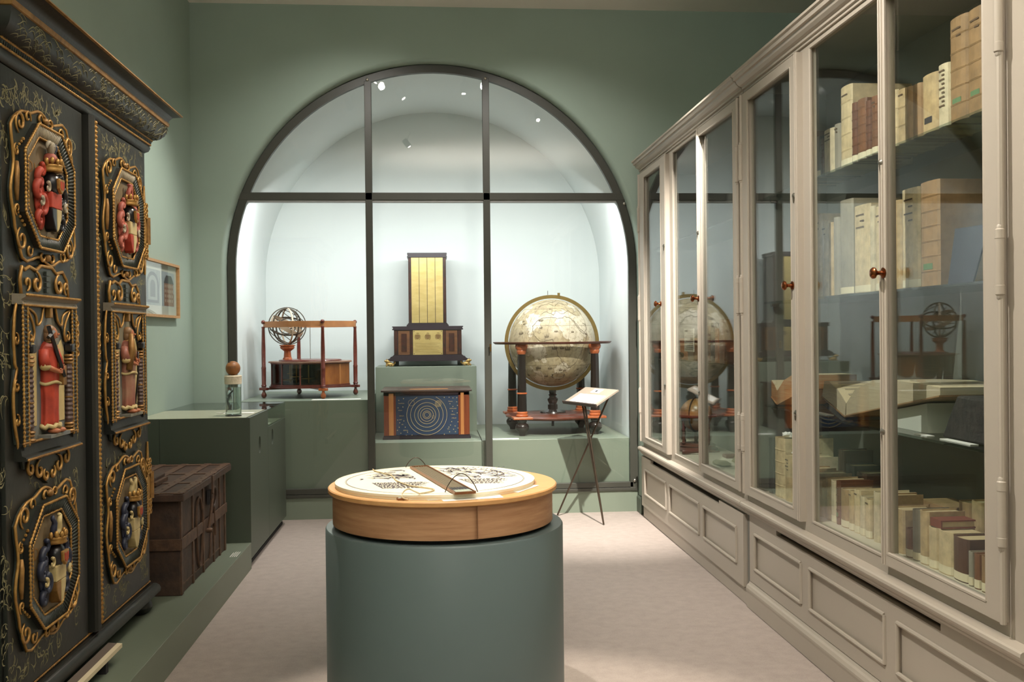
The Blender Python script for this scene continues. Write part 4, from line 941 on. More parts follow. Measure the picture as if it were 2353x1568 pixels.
def cartouche(par, cy, cz, kind, letters):
    # scroll plate behind the octagon
    def lobes(t):
        c_, s_ = math.cos(t), math.sin(t); b = max(abs(c_) / .274, abs(s_) / .256, (abs(c_) + abs(s_)) / .44)
        return 1 / b * (1 + .05 * math.sin(8 * t + .4))
    pts = [(cy + lobes(2 * PI * i / 56) * math.cos(2 * PI * i / 56), cz + lobes(2 * PI * i / 56) * math.sin(2 * PI * i / 56)) for i in range(56)]
    pl = plate(pts, 0, .013, SCR, 'cartouche', par)
    MB().tube([F(y, z, .013) for y, z in pts], .0055, 6, True).build('gilt_edge', GOLD, pl, 'all')
    for sy in (-1, 1):
        for sz in (-1, 1):
            def S(a): return a if sy > 0 else 180 - a
            def T(a): a = S(a); return a if sz > 0 else -a
            for (dy, dz, r0, r1, a0, a1, w_) in ((.214, .196, .040, .008, -70, 400, .0058), (.150, .226, .026, .006, 200, -150, .005), (.246, .098, .022, .005, 80, -260, .0048)):
                taper(spiral(cy + sy * dy, cz + sz * dz, r0, r1, T(a0), T(a1), 18, .017), w_, GOLD, 'gilt_scroll', pl)
            b_ = MB()
            for k in range(5): b_.sphere(F(cy + sy * (.19 + .016 * k), cz + sz * (.145 - .012 * k), .016), .0065 - .0006 * k, 6, 4)
            tag(b_.build('gilt_beads', GOLD, pl, True), kind='stuff')
        taper(spiral(cy + sy * .045, cz + .238, .024, .006, 180 if sy > 0 else 0, (-120 if sy > 0 else 300), 14, .018), .0052, GOLD, 'gilt_scroll', pl)
        taper(spiral(cy + sy * .045, cz - .238, .024, .006, -180 if sy > 0 else 0, (120 if sy > 0 else -300), 14, .018), .0052, GOLD, 'gilt_scroll', pl)
        taper([F(cy + sy * .246, cz - .07, .016), F(cy + sy * .256, cz - .03, .020), F(cy + sy * .250, cz + .03, .020), F(cy + sy * .243, cz + .06, .016)], .009, GOLDD, 'gilt_leaf', pl)
    for sz in (-1, 1): MB().sphere(F(cy, cz + sz * .242, .018), (.012, .020, .014), 10, 6).build('gilt_shell', GOLDD, pl, True)
    # octagonal frame: eight fluted sides between two bead rows
    O = [(-.105, .215), (.105, .215), (.222, .105), (.222, -.105), (.105, -.215), (-.105, -.215), (-.222, -.105), (-.222, .105)]
    I = [(-.082, .172), (.082, .172), (.176, .084), (.176, -.084), (.082, -.172), (-.082, -.172), (-.176, -.084), (-.176, .084)]
    panel = plate([(cy + y, cz + z) for y, z in I], .013, .016, OCH, 'relief_ground', par)
    for i in range(8):
        a, b, c, d = O[i], O[(i + 1) % 8], I[(i + 1) % 8], I[i]
        q = [F(cy + p[0], cz + p[1], h) for p, h in ((a, .034), (b, .034), (c, .022), (d, .022))]; q2 = [F(cy + p[0], cz + p[1], .012) for p in (a, b, c, d)]
        side = MB().add(q + q2, [(0, 1, 2, 3), (7, 6, 5, 4), (0, 4, 5, 1), (1, 5, 6, 2), (2, 6, 7, 3), (3, 7, 4, 0)]).build('frame_side', BLKP, par)
        fm_ = MB(); L_ = math.hypot(b[0] - a[0], b[1] - a[1]); n_ = int(L_ / .014)
        for k in range(n_):
            t = (k + .5) / n_; p = Vector(a).lerp(Vector(b), t); r_ = Vector(d).lerp(Vector(c), t)
            fm_.tube([F(cy + p.x, cz + p.y, .034), F(cy + r_.x, cz + r_.y, .023)], .0042, 5)
        tag(fm_.build('fluting', WHP if i in (0, 7) and kind < 2 else SCR, side, 'all'), kind='stuff')
        rope([F(cy + a[0], cz + a[1], .036), F(cy + b[0], cz + b[1], .036)], .0058, .014, GOLD, 'bead_row', side)
        rope([F(cy + d[0], cz + d[1], .025), F(cy + c[0], cz + c[1], .025)], .0052, .014, GOLD, 'bead_row', side)
    crest(par, cy, cz - .01, kind)
    for s_, y, z in letters: text('letter', s_, .062, GOLDD, par, tuple(a - b for a, b in zip(F(cy + y, cz + z, .0168), par['_b'])), (PI / 2, 0, PI / 2))
def crest(par, cy, cz, kind):
    mA, mB = ((REDP, BLK2), (PINKP, PINKP), (BLUP, BLUP), (BLUP, BLUP))[kind]
    H = .017
    g = MB()   # mantling: curled drapery on both sides of the shield
    def curl(m_, y, z, sy, r0, turns, w_, h_): m_.tube(spiral(cy + sy * y, cz + z, r0, .006, 90 if sy > 0 else 90, 90 + sy * turns, 16, h_), [w_ * .78 * (1 - .6 * i / 16) for i in range(17)], 8)
    for side, m_ in ((-1, mA), (1, mB)):
        g = MB()
        for (y, z, r0, tr, w_, h_) in ((.085, .035, .034, -330, .017, H + .014), (.105, -.01, .036, -300, .018, H + .016), (.085, -.06, .038, 320, .019, H + .018), (.095, -.105, .028, -300, .015, H + .014), (.062, .07, .024, 280, .012, H + .010)):
            curl(g, y, z, side, r0, tr * side * side, w_, h_)
        g.sphere(F(cy + side * .075, cz - .03, H + .006), (.012, .040, .07), 12, 8); g.sphere(F(cy + side * .06, cz - .10, H + .002), (.010, .033, .04), 10, 6)
        g.build('mantling', m_, par, 'all')
        for (y, z, r0) in ((.055, .012, .018), (.11, -.045, .016)):
            g = MB(); curl(g, y, z, side, r0, 300, .009, H + .028); g.build('mantling_lining', WHP if kind < 2 else CRM, par, 'all')
    # shield, helmet, crown, crest figure
    sh = [(-.045, .0), (.045, .0), (.047, -.04), (.040, -.085), (.018, -.125), (.0, -.138), (-.018, -.125), (-.040, -.085), (-.047, -.04)]
    up = [(-.046, -.052), (-.046, .004), (.046, .004), (.046, -.052)]
    lo1 = [(-.045, -.053), (-.003, -.053), (-.003, -.136), (-.018, -.125), (-.040, -.085)]; lo2 = [(.045, -.053), (-.001, -.053), (-.001, -.136), (.018, -.125), (.040, -.085)]
    tops = (REDP, CRM, CRM, CRM)[kind]; l1 = (BLK2, REDP, GOLDD, CRM)[kind]; l2 = (CRM, CRM, CRM, CRM)[kind]
    for p_, m_, nm in ((up, tops, 'shield'), (lo1, l1, 'shield'), (lo2, l2, 'shield')): plate([(cy + y, cz - .005 + z) for y, z in p_], H, H + .038, m_, nm, par)
    MB().sphere(F(cy, cz + .030, H + .022), (.030, .038, .042), 14, 10).build('helmet', BLK2, par, 'all')
    plate([(cy - .026, cz + .048), (cy + .026, cz + .048), (cy + .022, cz + .012), (cy, cz - .006), (cy - .022, cz + .012)], H + .044, H + .056, GOLD, 'visor', par)
    for k in (-1, 1): plate([(cy + k * .004, cz + .040), (cy + k * .018, cz + .040), (cy + k * .016, cz + .016), (cy + k * .004, cz + .006)], H + .054, H + .058, REDP, 'visor_grille', par)
    c_ = MB(); c_.lathe([(.036, 0), (.040, .004), (.036, .010), (.038, .018), (.040, .024), (.034, .026)], 16, F(cy, cz + .073, H + .018)); 
    for k in range(7): a = PI * (k / 6) - PI / 2; c_.sphere(F(cy + .040 * math.sin(a), cz + .107 + .003 * (k % 2), H + .018 + .034 * math.cos(a)), (.008, .008, .013), 8, 6)
    c_.build('crown', GOLD, par, 'all')
    if kind == 0:
        MB().sphere(F(cy, cz + .118, H + .016), (.024, .030, .026), 12, 8).build('crest_cap', PINKP, par, 'all')
        for j, (dy, m_) in enumerate(((-.022, WHP), (0, WHP), (.018, BLUP))):
            MB().tube(smoothpath([F(cy + dy * .3, cz + .135, H + .018), F(cy + dy * .8, cz + .155, H + .022), F(cy + dy * 1.2 - .004, cz + .172, H + .024), F(cy + dy * 1.8 - .012, cz + .165, H + .026), F(cy + dy * 1.9 - .012, cz + .150, H + .024)]), [.006, .009, .010, .011, .012, .012, .012, .011, .010, .009, .008, .007, .006, .006, .005, .004, .003], 8).build('plume', m_, par, 'all')
    elif kind == 1:
        for sy in (-1, 1): MB().tube(smoothpath([F(cy + sy * .012, cz + .100, H + .018), F(cy + sy * .020, cz + .125, H + .020), F(cy + sy * .010, cz + .150, H + .024), F(cy + sy * .016, cz + .168, H + .022)]), [.013, .013, .012, .012, .011, .011, .010, .010, .009, .008, .008, .009, .008], 8).build('crest_arm', PINKP, par, 'all')
    else:
        for sy in (-1, 1): MB().tube(smoothpath([F(cy + sy * .014, cz + .100, H + .018), F(cy + sy * .024, cz + .122, H + .020), F(cy + sy * .022, cz + .148, H + .024), F(cy + sy * .034, cz + .166, H + .022), F(cy + sy * .024, cz + .172, H + .02)]), [.014, .014, .013, .012, .012, .012, .011, .010, .010, .009, .009, .008, .008, .007, .007, .006, .005], 8).build('crest_horn', CRM if (kind == 3 or sy > 0) else BLUP, par, 'all')
def niche_panel(par, cy, kind):
    z0, z1, hw = 1.110, 1.645, .240
    # crown scrolls above, apron below, side scrolls
    cr = plate([(cy - .215, 1.652), (cy + .205, 1.652), (cy + .205, 1.70), (cy + .16, 1.742), (cy + .10, 1.735), (cy + .05, 1.755), (cy - .06, 1.755), (cy - .10, 1.735), (cy - .16, 1.748), (cy - .212, 1.735)], 0, .015, SCR, 'crown_scroll', par)
    MB().tube([F(cy + y, z, .016) for y, z in ((-.215, 1.652), (-.225, 1.70), (-.208, 1.745), (-.185, 1.735), (-.15, 1.748), (-.09, 1.738), (-.05, 1.757), (.05, 1.757), (.09, 1.738), (.15, 1.748), (.19, 1.72), (.205, 1.652))], .0065, 6).build('gilt_edge', GOLD, cr, 'all')
    for sy in (-1, 1):
        taper(spiral(cy + sy * .10, 1.695, .038, .008, 90, 90 + sy * 420, 20, .022), .0075, GOLD, 'gilt_scroll', cr); taper(spiral(cy + sy * .175, 1.69, .026, .006, -90, -90 - sy * 330, 14, .020), .006, GOLD, 'gilt_scroll', cr)
    for k in range(4): B(HX + .014, HX + .024, cy - .018, cy + .018, 1.665 + k * .02, 1.680 + k * .02).build('scroll_rib', SCR, cr)
    ap = plate([(cy - .215, 1.095), (cy + .215, 1.095), (cy + .20, 1.062), (cy + .13, 1.05), (cy + .06, 1.02), (cy, .985), (cy - .06, 1.02), (cy - .13, 1.05), (cy - .20, 1.062)], 0, .013, SCR, 'apron', par)
    for sy in (-1, 1):
        for (dy, dz, r0, a0, tr) in ((.16, 1.062, .034, 120, 400), (.085, 1.045, .036, 100, 380), (.03, 1.022, .024, 60, 330)): taper(spiral(cy + sy * dy, dz, r0, .007, a0 if sy > 0 else 180 - a0, (a0 - tr) if sy > 0 else 180 - a0 + tr, 16, .018), .0065, GOLD, 'gilt_scroll', ap)
        sd = plate([(cy + sy * .238, 1.60), (cy + sy * .268, 1.56), (cy + sy * .276, 1.45), (cy + sy * .262, 1.40), (cy + sy * .278, 1.33), (cy + sy * .272, 1.24), (cy + sy * .255, 1.15), (cy + sy * .238, 1.14)], 0, .012, SCR, 'side_scroll', par)
        MB().tube(smoothpath([F(cy + sy * y, z, .013) for y, z in ((.240, 1.63), (.262, 1.58), (.272, 1.50), (.265, 1.42), (.250, 1.40), (.268, 1.36), (.280, 1.30), (.272, 1.22), (.255, 1.17), (.243, 1.13))]), .0055, 6).build('gilt_edge', GOLD, sd, 'all')
        for zc, tr in ((1.50, 380), (1.345, -400), (1.23, 340)): taper(spiral(cy + sy * .256, zc, .022, .005, 90, 90 + sy * tr, 14, .016), .005, GOLD, 'gilt_scroll', sd)
    ground = B(HX, HX + .014, cy - .20, cy + .20, 1.15, 1.62).build('relief_ground', SKYP, par)
    for sy in (-1, 1):
        q = plate([(cy + sy * .10, 1.20), (cy + sy * .155, 1.20), (cy + sy * .155, 1.46), (cy + sy * .13, 1.50), (cy + sy * .095, 1.47)], .014, .017, CRM, 'rock', par)
    # frame: two stiles, cornice and sill
    for sy in (-1, 1):
        a, b = sorted((cy + sy * .202, cy + sy * .240)); st_ = B(HX, HX + .030, a, b, z0 + .02, z1 - .01).build('frame_stile', BLKP, par)
        for yy in (a, b): rope([F(yy, z0 + .03, .031), F(yy, z1 - .02, .031)], .0055, .014, GOLD, 'bead_row', st_)
        fl = MB()
        for k in range(34): fl.tube([F(a + .005, z0 + .035 + k * .0145, .030), F(b - .005, z0 + .035 + k * .0145, .030)], .004, 5)
        tag(fl.build('fluting', SCR, st_, 'all'), kind='stuff')
    cn = MB().prism([(0, z1 - .028), (.036, z1 - .028), (.030, z1 - .012), (.046, z1 - .002), (.046, z1 + .006), (0, z1 + .008)], lambda u, v, w: F(w, v, u), cy - .25, cy + .25).build('frame_cornice', mat('cornice_grey', (132, 122, 106), .5, var=.1, scale=60), par)
    rope([F(cy - .25, z1 + .003, .047), F(cy + .25, z1 + .003, .047)], .0055, .014, GOLD, 'bead_row', cn); rope([F(cy - .235, z1 - .030, .034), F(cy + .235, z1 - .030, .034)], .005, .014, GOLD, 'bead_row', cn)
    sl = MB().prism([(0, 1.094), (.044, 1.094), (.040, 1.106), (.026, 1.112), (.022, 1.142), (.030, 1.152), (0, 1.154)], lambda u, v, w: F(w, v, u), cy - .25, cy + .25).build('frame_sill', BLKP, par)
    for z, h in ((1.098, .045), (1.152, .031)): rope([F(cy - .25, z, h), F(cy + .25, z, h)], .0055, .014, GOLDD, 'bead_row', sl)
    # twisted columns left and right, spandrels, keystone
    for sy in (-1, 1):
        y = cy + sy * .178
        pr = [(.014, 1.19)] + [(.0135 + .004 * (i % 2), 1.195 + i * .0085) for i in range(25)] + [(.014, 1.41)]
        cl = MB().lathe(pr, 10, F(y, 0, .022)).build('column', MAR, par, True)
        for z, r_ in ((1.158, .022), (1.172, .019), (1.184, .021), (1.285, .018), (1.412, .019), (1.424, .022), (1.438, .020)): MB().lathe([(r_ * .8, -.005), (r_, 0), (r_ * .8, .005)], 10, F(y, z, .022)).build('column_ring', GOLDD, cl, True)
        B(HX + .014, HX + .044, y - .018, y + .018, 1.452, 1.482).build('capital_block', BLK2, cl, bevel=.006)
        sp = plate([(cy + sy * .198, 1.615), (cy + sy * .055, 1.612), (cy + sy * .075, 1.565), (cy + sy * .125, 1.535), (cy + sy * .150, 1.49), (cy + sy * .198, 1.488)], .014, .024, SCR, 'spandrel', par)
        MB().tube(smoothpath([F(cy + sy * yy, z, .026) for yy, z in ((.055, 1.612), (.075, 1.565), (.11, 1.550), (.125, 1.585), (.19, 1.605), (.15, 1.56), (.135, 1.52), (.15, 1.49))]), .0045, 6).build('gilt_edge', GOLD, sp, 'all')
        taper(spiral(cy + sy * .168, 1.508, .020, .005, 90, 90 - sy * 380, 12, .027), .0045, GOLD, 'gilt_scroll', sp)
    ky = B(HX + .014, HX + .034, cy - .012, cy + .012, 1.575, 1.615).build('keystone', GOLDD, par, bevel=.003)
    # carved saint
    rb = (REDP, mat('dull_red_robe', (128, 62, 52), .5, rgb2=(150, 110, 88), scale=10))[kind]
    fg = MB()
    secs = [(1.188, .052, .026), (1.21, .050, .030), (1.26, .046, .030), (1.31, .047, .030), (1.345, .052, .033), (1.39, .050, .034), (1.43, .055, .033), (1.462, .058, .028), (1.482, .040, .024), (1.492, .020, .016)]
    n_ = 28; vs = []
    for z, wy, dh in secs:
        for j in range(n_):
            a = 2 * PI * j / n_; f_ = 1 + (.10 * math.sin(a * 9 + z * 6) if z < 1.34 else .03 * math.sin(a * 7)); vs.append(F(cy - .01 + wy * f_ * math.cos(a), z, .022 + dh * f_ * math.sin(a)))
    fg.add(vs, [(i * n_ + j, i * n_ + (j + 1) % n_, (i + 1) * n_ + (j + 1) % n_, (i + 1) * n_ + j) for i in range(len(secs) - 1) for j in range(n_)] + [tuple(range(n_)), tuple(range((len(secs) - 1) * n_, len(secs) * n_))])
    fig = fg.build('carved_saint', rb, par, 'all')
    hd = MB(); hd.sphere(F(cy - .004, 1.520, .032), (.021, .019, .026), 14, 10); hd.sphere(F(cy + .004, 1.517, .054), (.005, .0035, .005), 6, 5); hd.sphere(F(cy + .002, 1.507, .050), (.004, .008, .003), 6, 4); hd.tube([F(cy - .008, 1.485, .026), F(cy - .005, 1.505, .028)], .011, 8)
    hd.build('head', SKIN, fig, 'all')
    hr_ = MB(); hr_.sphere(F(cy - .008, 1.530, .026), (.022, .023, .022), 12, 8); hr_.sphere(F(cy - .020, 1.510, .024), (.016, .010, .024), 10, 6); hr_.build('hair', mat('carved_hair', (134, 100, 66), .5), fig, 'all')
    col_ = MB(); col_.tube([F(cy - .01 + .022 * math.cos(t * PI / 6), 1.486 + .004 * math.sin(t * PI / 6), .026 + .018 * math.sin(t * PI / 6)) for t in range(12)], .006, 6, True); col_.tube([F(cy - .006, 1.48, .052), F(cy - .008, 1.44, .058), F(cy - .010, 1.40, .058)], .0035, 5); col_.build('gilt_collar', GOLDD, fig, 'all')
    hem = MB(); h2 = MB(); hem.tube([F(cy - .01 + .053 * math.cos(t * PI / 12), 1.345 + .004 * math.sin(t), .022 + .038 * math.sin(t * PI / 12)) for t in range(-1, 14)], .006, 6); h2.tube([F(cy - .01 + .056 * math.cos(t * PI / 12), 1.192 + .005 * math.sin(t * 2.1), .022 + .032 * math.sin(t * PI / 12)) for t in range(-1, 14)], .0085, 6); hem.build('gilt_hem', CRM, fig, 'all'); h2.build('gilt_hem', CRM, fig, 'all')
    for sy in (-1, 1):
        sh_ = F(cy - .01 + sy * .050, 1.46, .026); el = F(cy - .01 + sy * .062, 1.405, .036); ha = F(cy - .01 + sy * .020, 1.385 + (.0 if sy < 0 else .012), .066)
        MB().tube([sh_, F(cy - .01 + sy * .060, 1.435, .030), el], [.017, .018, .020], 8).build('sleeve', rb, fig, 'all'); MB().sphere(el, (.020, .020, .016), 10, 6).build('gilt_cuff', CRM, fig, 'all')
        MB().tube([el, ha], [.011, .008], 8).build('forearm', SKIN, fig, 'all')
        hnd = MB(); hnd.sphere(ha, (.008, .009, .007), 8, 6)
        for k in range(4): hnd.tube([(ha[0] + .004, ha[1] - sy * .004 + (k - 1.5) * .001, ha[2] - .005 + k * .004), (ha[0] + .008, ha[1] - sy * (.013 + .001 * k), ha[2] - .005 + k * .004)], .0022, 5)
        hnd.tube([(ha[0], ha[1], ha[2] + .006), (ha[0] + .007, ha[1] - sy * .006, ha[2] + .011)], .0022, 5)
        hnd.build('hand', SKIN, fig, 'all')
    if kind == 0:
        cx_ = MB(); p0, p1 = Vector(F(cy - .062, 1.545, .045)), Vector(F(cy + .012, 1.365, .070)); cx_.tube([p0, p1], .0075, 4); q = p0.lerp(p1, .16); dv = Vector((0, .8, .33)); cx_.tube([q - dv * .032, q + dv * .032], .0075, 4); cx_.build('cross', BLK2, fig)
        bk = MB(); bk.box(HX + .052, HX + .070, cy + .006, cy + .034, 1.335, 1.405); bk.build('book', GOLDD, fig, bevel=.002)
    else:
        MB().tube([F(cy + .045, 1.44, .055), F(cy + .052, 1.34, .052), F(cy + .075, 1.19, .03)], .004, 6).build('staff', BLK2, fig, 'all')
        cl_ = MB(); cl_.tube([F(cy - .055, 1.36, .045), F(cy - .045, 1.45, .055), F(cy - .040, 1.52, .050)], [.014, .016, .010], 8); cl_.build('cloak_fold', GOLDD, fig, 'all')
    ft = MB()
    for sy in (-1, 1): ft.sphere(F(cy - .01 + sy * .025, 1.176, .050), (.024, .014, .010), 10, 6)
    ft.build('feet', SKIN, fig, 'all')
    B(HX + .014, HX + .060, cy - .09, cy + .09, 1.154, 1.166).build('ground_step', SKYP, par)
def lock_ornament(par, y, z0, z1):
    zc = (z0 + z1) / 2; hh = (z1 - z0) / 2
    pts = [(y + .001, z0)] + [(y + w_ * 1.7, zc + t * hh) for t, w_ in ((-.7, .006), (-.6, .016), (-.45, .010), (-.3, .020), (-.1, .013), (.1, .020), (.3, .014), (.45, .020), (.6, .010), (.7, .014), (.8, .004))] + [(y, z1)] + [(y - w_ * 1.7, zc + t * hh) for t, w_ in ((.8, .004), (.7, .014), (.6, .010), (.45, .020), (.3, .014), (.1, .020), (-.1, .013), (-.3, .020), (-.45, .010), (-.6, .016), (-.7, .006))]
    e_ = plate(pts, .001, .006, GOLD, 'lock_ornament', par)
    for t in (-.6, -.3, .1, .45): MB().tube([F(y + .018 * math.cos(k * PI / 5), zc + t * hh + .012 * math.sin(k * PI / 5), .007) for k in range(10)], .003, 5, True).build('filigree', GOLD, e_, 'all')
    B(HX + .006, HX + .0075, y - .003, y + .003, zc - .01, zc + .015).build('keyhole', INK, e_)
def hinge_ornament(par, y, z0, z1):
    W_ = [(0, .003), (.08, .016), (.10, .030), (.13, .034), (.16, .018), (.19, .044), (.23, .044), (.26, .018), (.29, .034), (.32, .030), (.35, .014), (.43, .003)]
    e_ = plate([(y + w_, z0 + t) for t, w_ in W_] + [(y - w_, z0 + t) for t, w_ in W_[::-1]], .001, .010, GOLD, 'hinge_ornament', par)
    for dz in (.09, .115, .14, .285, .31, .335):
        for sy in (-1, 1): MB().tube([F(y + sy * .016 + .013 * math.cos(k * PI / 4), z0 + dz + .012 * math.sin(k * PI / 4), .013) for k in range(8)], .0035, 5, True).build('filigree', GOLD, e_, 'all')
    MB().tube([F(y + .038, z0 + .15, .012), F(y + .038, z0 + .28, .012)], .012, 8).build('hinge_knuckle', GOLDD, e_, True)
def vines(par, cy, seed):
    r_ = random.Random(seed); m_ = MB()
    def rib(pts, w_):
        k = len(pts)
        if k < 3: return
        vs = []
        for i in range(k):
            a = Vector(pts[max(0, i - 1)]); b = Vector(pts[min(k - 1, i + 1)]); t = b - a
            if t.length < 1e-6: t = Vector((1, 0))
            t.normalize(); ww = w_ * (.25 + .75 * math.sin(PI * i / (k - 1))); n_ = Vector((-t.y, t.x)) * ww; p = Vector(pts[i])
            vs += [F(p.x + n_.x, p.y + n_.y, .0006), F(p.x - n_.x, p.y - n_.y, .0006)]
        m_.add(vs, [(2 * i, 2 * i + 1, 2 * i + 3, 2 * i + 2) for i in range(k - 1)])
    def vine(y, z, a, L, cv):
        pts = []
        for i in range(14):
            pts.append((y, z)); y += L / 13 * math.cos(a); z += L / 13 * math.sin(a); a += cv / 13 * (.4 + i / 8)
            if not (cy - .355 < y < cy + .355 and .34 < z < 2.385): break
        rib(pts, .0017)
        for i in range(2, len(pts), 3):
            p = pts[i]; b = a + r_.choice((-1, 1)) * r_.uniform(.6, 1.4); l_ = r_.uniform(.018, .04); q = []
            for k in range(6): q.append((p[0] + l_ * k / 5 * math.cos(b + .25 * k), p[1] + l_ * k / 5 * math.sin(b + .25 * k)))
            if all(cy - .358 < y_ < cy + .358 and .33 < z_ < 2.39 for y_, z_ in q): rib(q, r_.uniform(.0016, .0045))
    for i in range(70):
        s = r_.choice((-1, 1)); vine(cy + s * r_.uniform(.285, .345), r_.uniform(.36, 2.36), r_.uniform(0, 6.28), r_.uniform(.07, .16), r_.uniform(-6, 6))
    for zz in ((2.30, 2.38), (.34, .44), (1.76, 1.80), (.96, 1.0)):
        for i in range(22 if zz[1] - zz[0] > .05 else 9): vine(cy + r_.uniform(-.33, .33), r_.uniform(*zz), r_.uniform(0, 6.28), r_.uniform(.06, .14), r_.uniform(-6, 6))
    for s in (-1, 0, 1): vine(cy + s * .02, 2.30, PI / 2 + s * -.9, .16 if s else .08, s * -3.5)
    tag(m_.build('painted_scrolls', PAINT, par), kind='stuff')
for door_, cy, k0, k1, let0, let1 in ((dL, 3.592, 0, 2, [('D', -.135, .06), ('V', -.085, .055), ('G', .10, .03)], [('D', -.125, .05), ('I', -.085, .045), ('V', .08, .08)]),
                                    (dR, 4.487, 1, 3, [('V', -.10, .055)], [('V', -.11, .03), ('B', .085, .06)])):
    cartouche(wd, cy, 2.032, k0, let0); niche_panel(wd, cy - .008, k0); cartouche(wd, cy - .006, .708, k1, let1); vines(door_, cy - .02, 5 + k0)
lock_ornament(wd, 3.902, 1.40, 1.62); lock_ornament(wd, 4.150, 1.40, 1.62); hinge_ornament(wd, 4.818, 1.805, 2.235); hinge_ornament(wd, 4.822, .57, 1.0)
fv = MB(); r_ = random.Random(9)      # painted leaves on the frieze
for i in range(230):
    y = r_.uniform(WY0 - .05, WY1 + .06); t0 = r_.uniform(.1, .9); a = r_.uniform(-1, 1); pts = []
    for k in range(5):
        yy = y + .014 * k; t = min(.97, max(.03, t0 + .12 * math.sin(a + k * .9)))
        P_ = [(.038, 2.468), (.066, 2.478), (.088, 2.500), (.098, 2.528), (.098, 2.548)]; s_ = t * 4; i0 = min(3, int(s_)); f_ = s_ - i0
        d = P_[i0][0] + (P_[i0 + 1][0] - P_[i0][0]) * f_; z = P_[i0][1] + (P_[i0 + 1][1] - P_[i0][1]) * f_; pts.append((WX + d + .0008, yy, z))
    fv.tube(pts, [.0004, .0014, .0018, .0012, .0004], 4)
tag(fv.build('painted_scrolls', PAINT, fr_), kind='stuff')
# caption board standing low in front of the wardrobe
cb = wthing('caption_board', 'slanted cream-edged caption board lying below the wardrobe', 'sign', (-1.33, 3.7, .17))
MB().add([(-1.338, 3.0, .251), (-1.285, 3.0, .245), (-1.285, 4.10, .245), (-1.338, 4.10, .251), (-1.338, 3.0, .238), (-1.285, 3.0, .232), (-1.285, 4.10, .232), (-1.338, 4.10, .238)], [(0, 1, 2, 3), (7, 6, 5, 4), (0, 4, 5, 1), (1, 5, 6, 2), (2, 6, 7, 3), (3, 7, 4, 0)]).build('board', mat('board_brown', (96, 84, 74), .6), cb)
MB().add([(-1.303, 3.0, .2482), (-1.283, 3.0, .2462), (-1.283, 4.10, .2462), (-1.303, 4.10, .2482), (-1.303, 3.0, .2470), (-1.283, 3.0, .230), (-1.283, 4.10, .230), (-1.303, 4.10, .2470)], [(0, 1, 2, 3), (7, 6, 5, 4), (0, 4, 5, 1), (1, 5, 6, 2), (2, 6, 7, 3), (3, 7, 4, 0)]).build('cream_edge', mat('cream_edge', (206, 192, 160), .6), cb)
for y in (3.15, 3.95): B(-1.335, -1.30, y, y + .03, .1705, .233).build('bracket', INK, cb)
# ------------------------------------------------------------------ books and curios in the bookcases
VEL = [mat('vellum_%d' % i, c, .6, var=.22, scale=26, bump=.15, bscale=40) for i, c in enumerate(((204, 182, 142), (184, 158, 116), (164, 132, 92), (200, 184, 152), (146, 114, 78)))]
CALF = [mat('calf_%d' % i, c, .45, var=.2, scale=18) for i, c in enumerate(((104, 62, 38), (84, 54, 38), (124, 80, 50)))]
GREYV = mat('grey_vellum', (150, 142, 126), .6, var=.18, scale=9); DKB = mat('dark_binding', (52, 48, 48), .5, var=.2, scale=12); BRV = mat('brown_vellum', (150, 118, 82), .55, var=.22, scale=18, bump=.1, bscale=30)
PAGES = mat('page_edges', (192, 172, 132), .8, var=.1, scale=40, stretch=(1, 30, 1)); LABG = mat('green_label', (96, 124, 84), .7); LABW = mat('shelf_label', (226, 214, 182), .7); TITLE = mat('title_ink', (96, 74, 54), .8)
GILT = mat('spine_gilt', (170, 130, 66), .45, .5)
LOOK = {}
def book(y0, y1, z, h, depth, m_, lb, group, bands=0, lab=None, title=False, xs=1.815, base=None):
    b = wthing('book', lb, 'book', (xs, (y0 + y1) / 2, z), group)
    y0 += .0012; y1 -= .0012; w_ = y1 - y0; r_ = min(.014, w_ * .3); K = 6
    arc = lambda off: [(xs + r_ * (1 - math.sin(PI * i / K)) + off, y0 + off + (w_ - 2 * off) * (.5 - .5 * math.cos(PI * i / K))) for i in range(K + 1)]
    out = [(xs + depth, y0)] + arc(0) + [(xs + depth, y1)]; inn = [(xs + depth, y1 - .004)] + arc(.004)[::-1] + [(xs + depth, y0 + .004)]
    MB().prism(out + inn, ID, z, z + h).build('cover', m_, b)
    B(xs + r_ + .004, xs + depth - .006, y0 + .0045, y1 - .0045, z + .004, z + h - .006).build('page_block', PAGES, b)
    for k in range(bands):
        zz = z + h * (k + 1) / (bands + 1); MB().tube([(x - .0005, y, zz) for x, y in arc(.003)], .0055, 5).build('spine_band', m_, b)
    if lab:
        lz = z + (.004 if lab is LABW else h * .16); lh = .028 if lab is LABW else .022
        q = arc(0); lo_, hi_ = (0, K) if lab is LABW else (2, K - 2)
        vs = [(x - .0012, y, zz) for zz in (lz, lz + lh) for x, y in q[lo_:hi_ + 1]]; n_ = hi_ - lo_ + 1
        MB().add(vs, [(i, i + 1, n_ + i + 1, n_ + i) for i in range(n_ - 1)]).build('paper_label', lab, b)
    if title:
        tl = MB(); q = arc(0); rr_ = random.Random(int(y0 * 1000))
        for k in range(title):
            zz = z + h * (.88 - k * .07); a = q[2]; c = q[K - 2 - (k % 2)]; tl.add([(min(a[0], c[0]) - .006 if False else q[3][0] - .001, a[1], zz), (q[3][0] - .001, c[1], zz), (q[3][0] - .001, c[1], zz + .006), (q[3][0] - .001, a[1], zz + .006)], [(0, 1, 2, 3)])
        tag(tl.build('title_lines', TITLE, b), kind='stuff')
    return b
ORD = 'first second third fourth fifth sixth seventh eighth ninth tenth eleventh twelfth thirteenth fourteenth fifteenth sixteenth seventeenth eighteenth nineteenth twentieth twenty-first twenty-second twenty-third'.split()
V0, V1, V2, V3, V4 = VEL
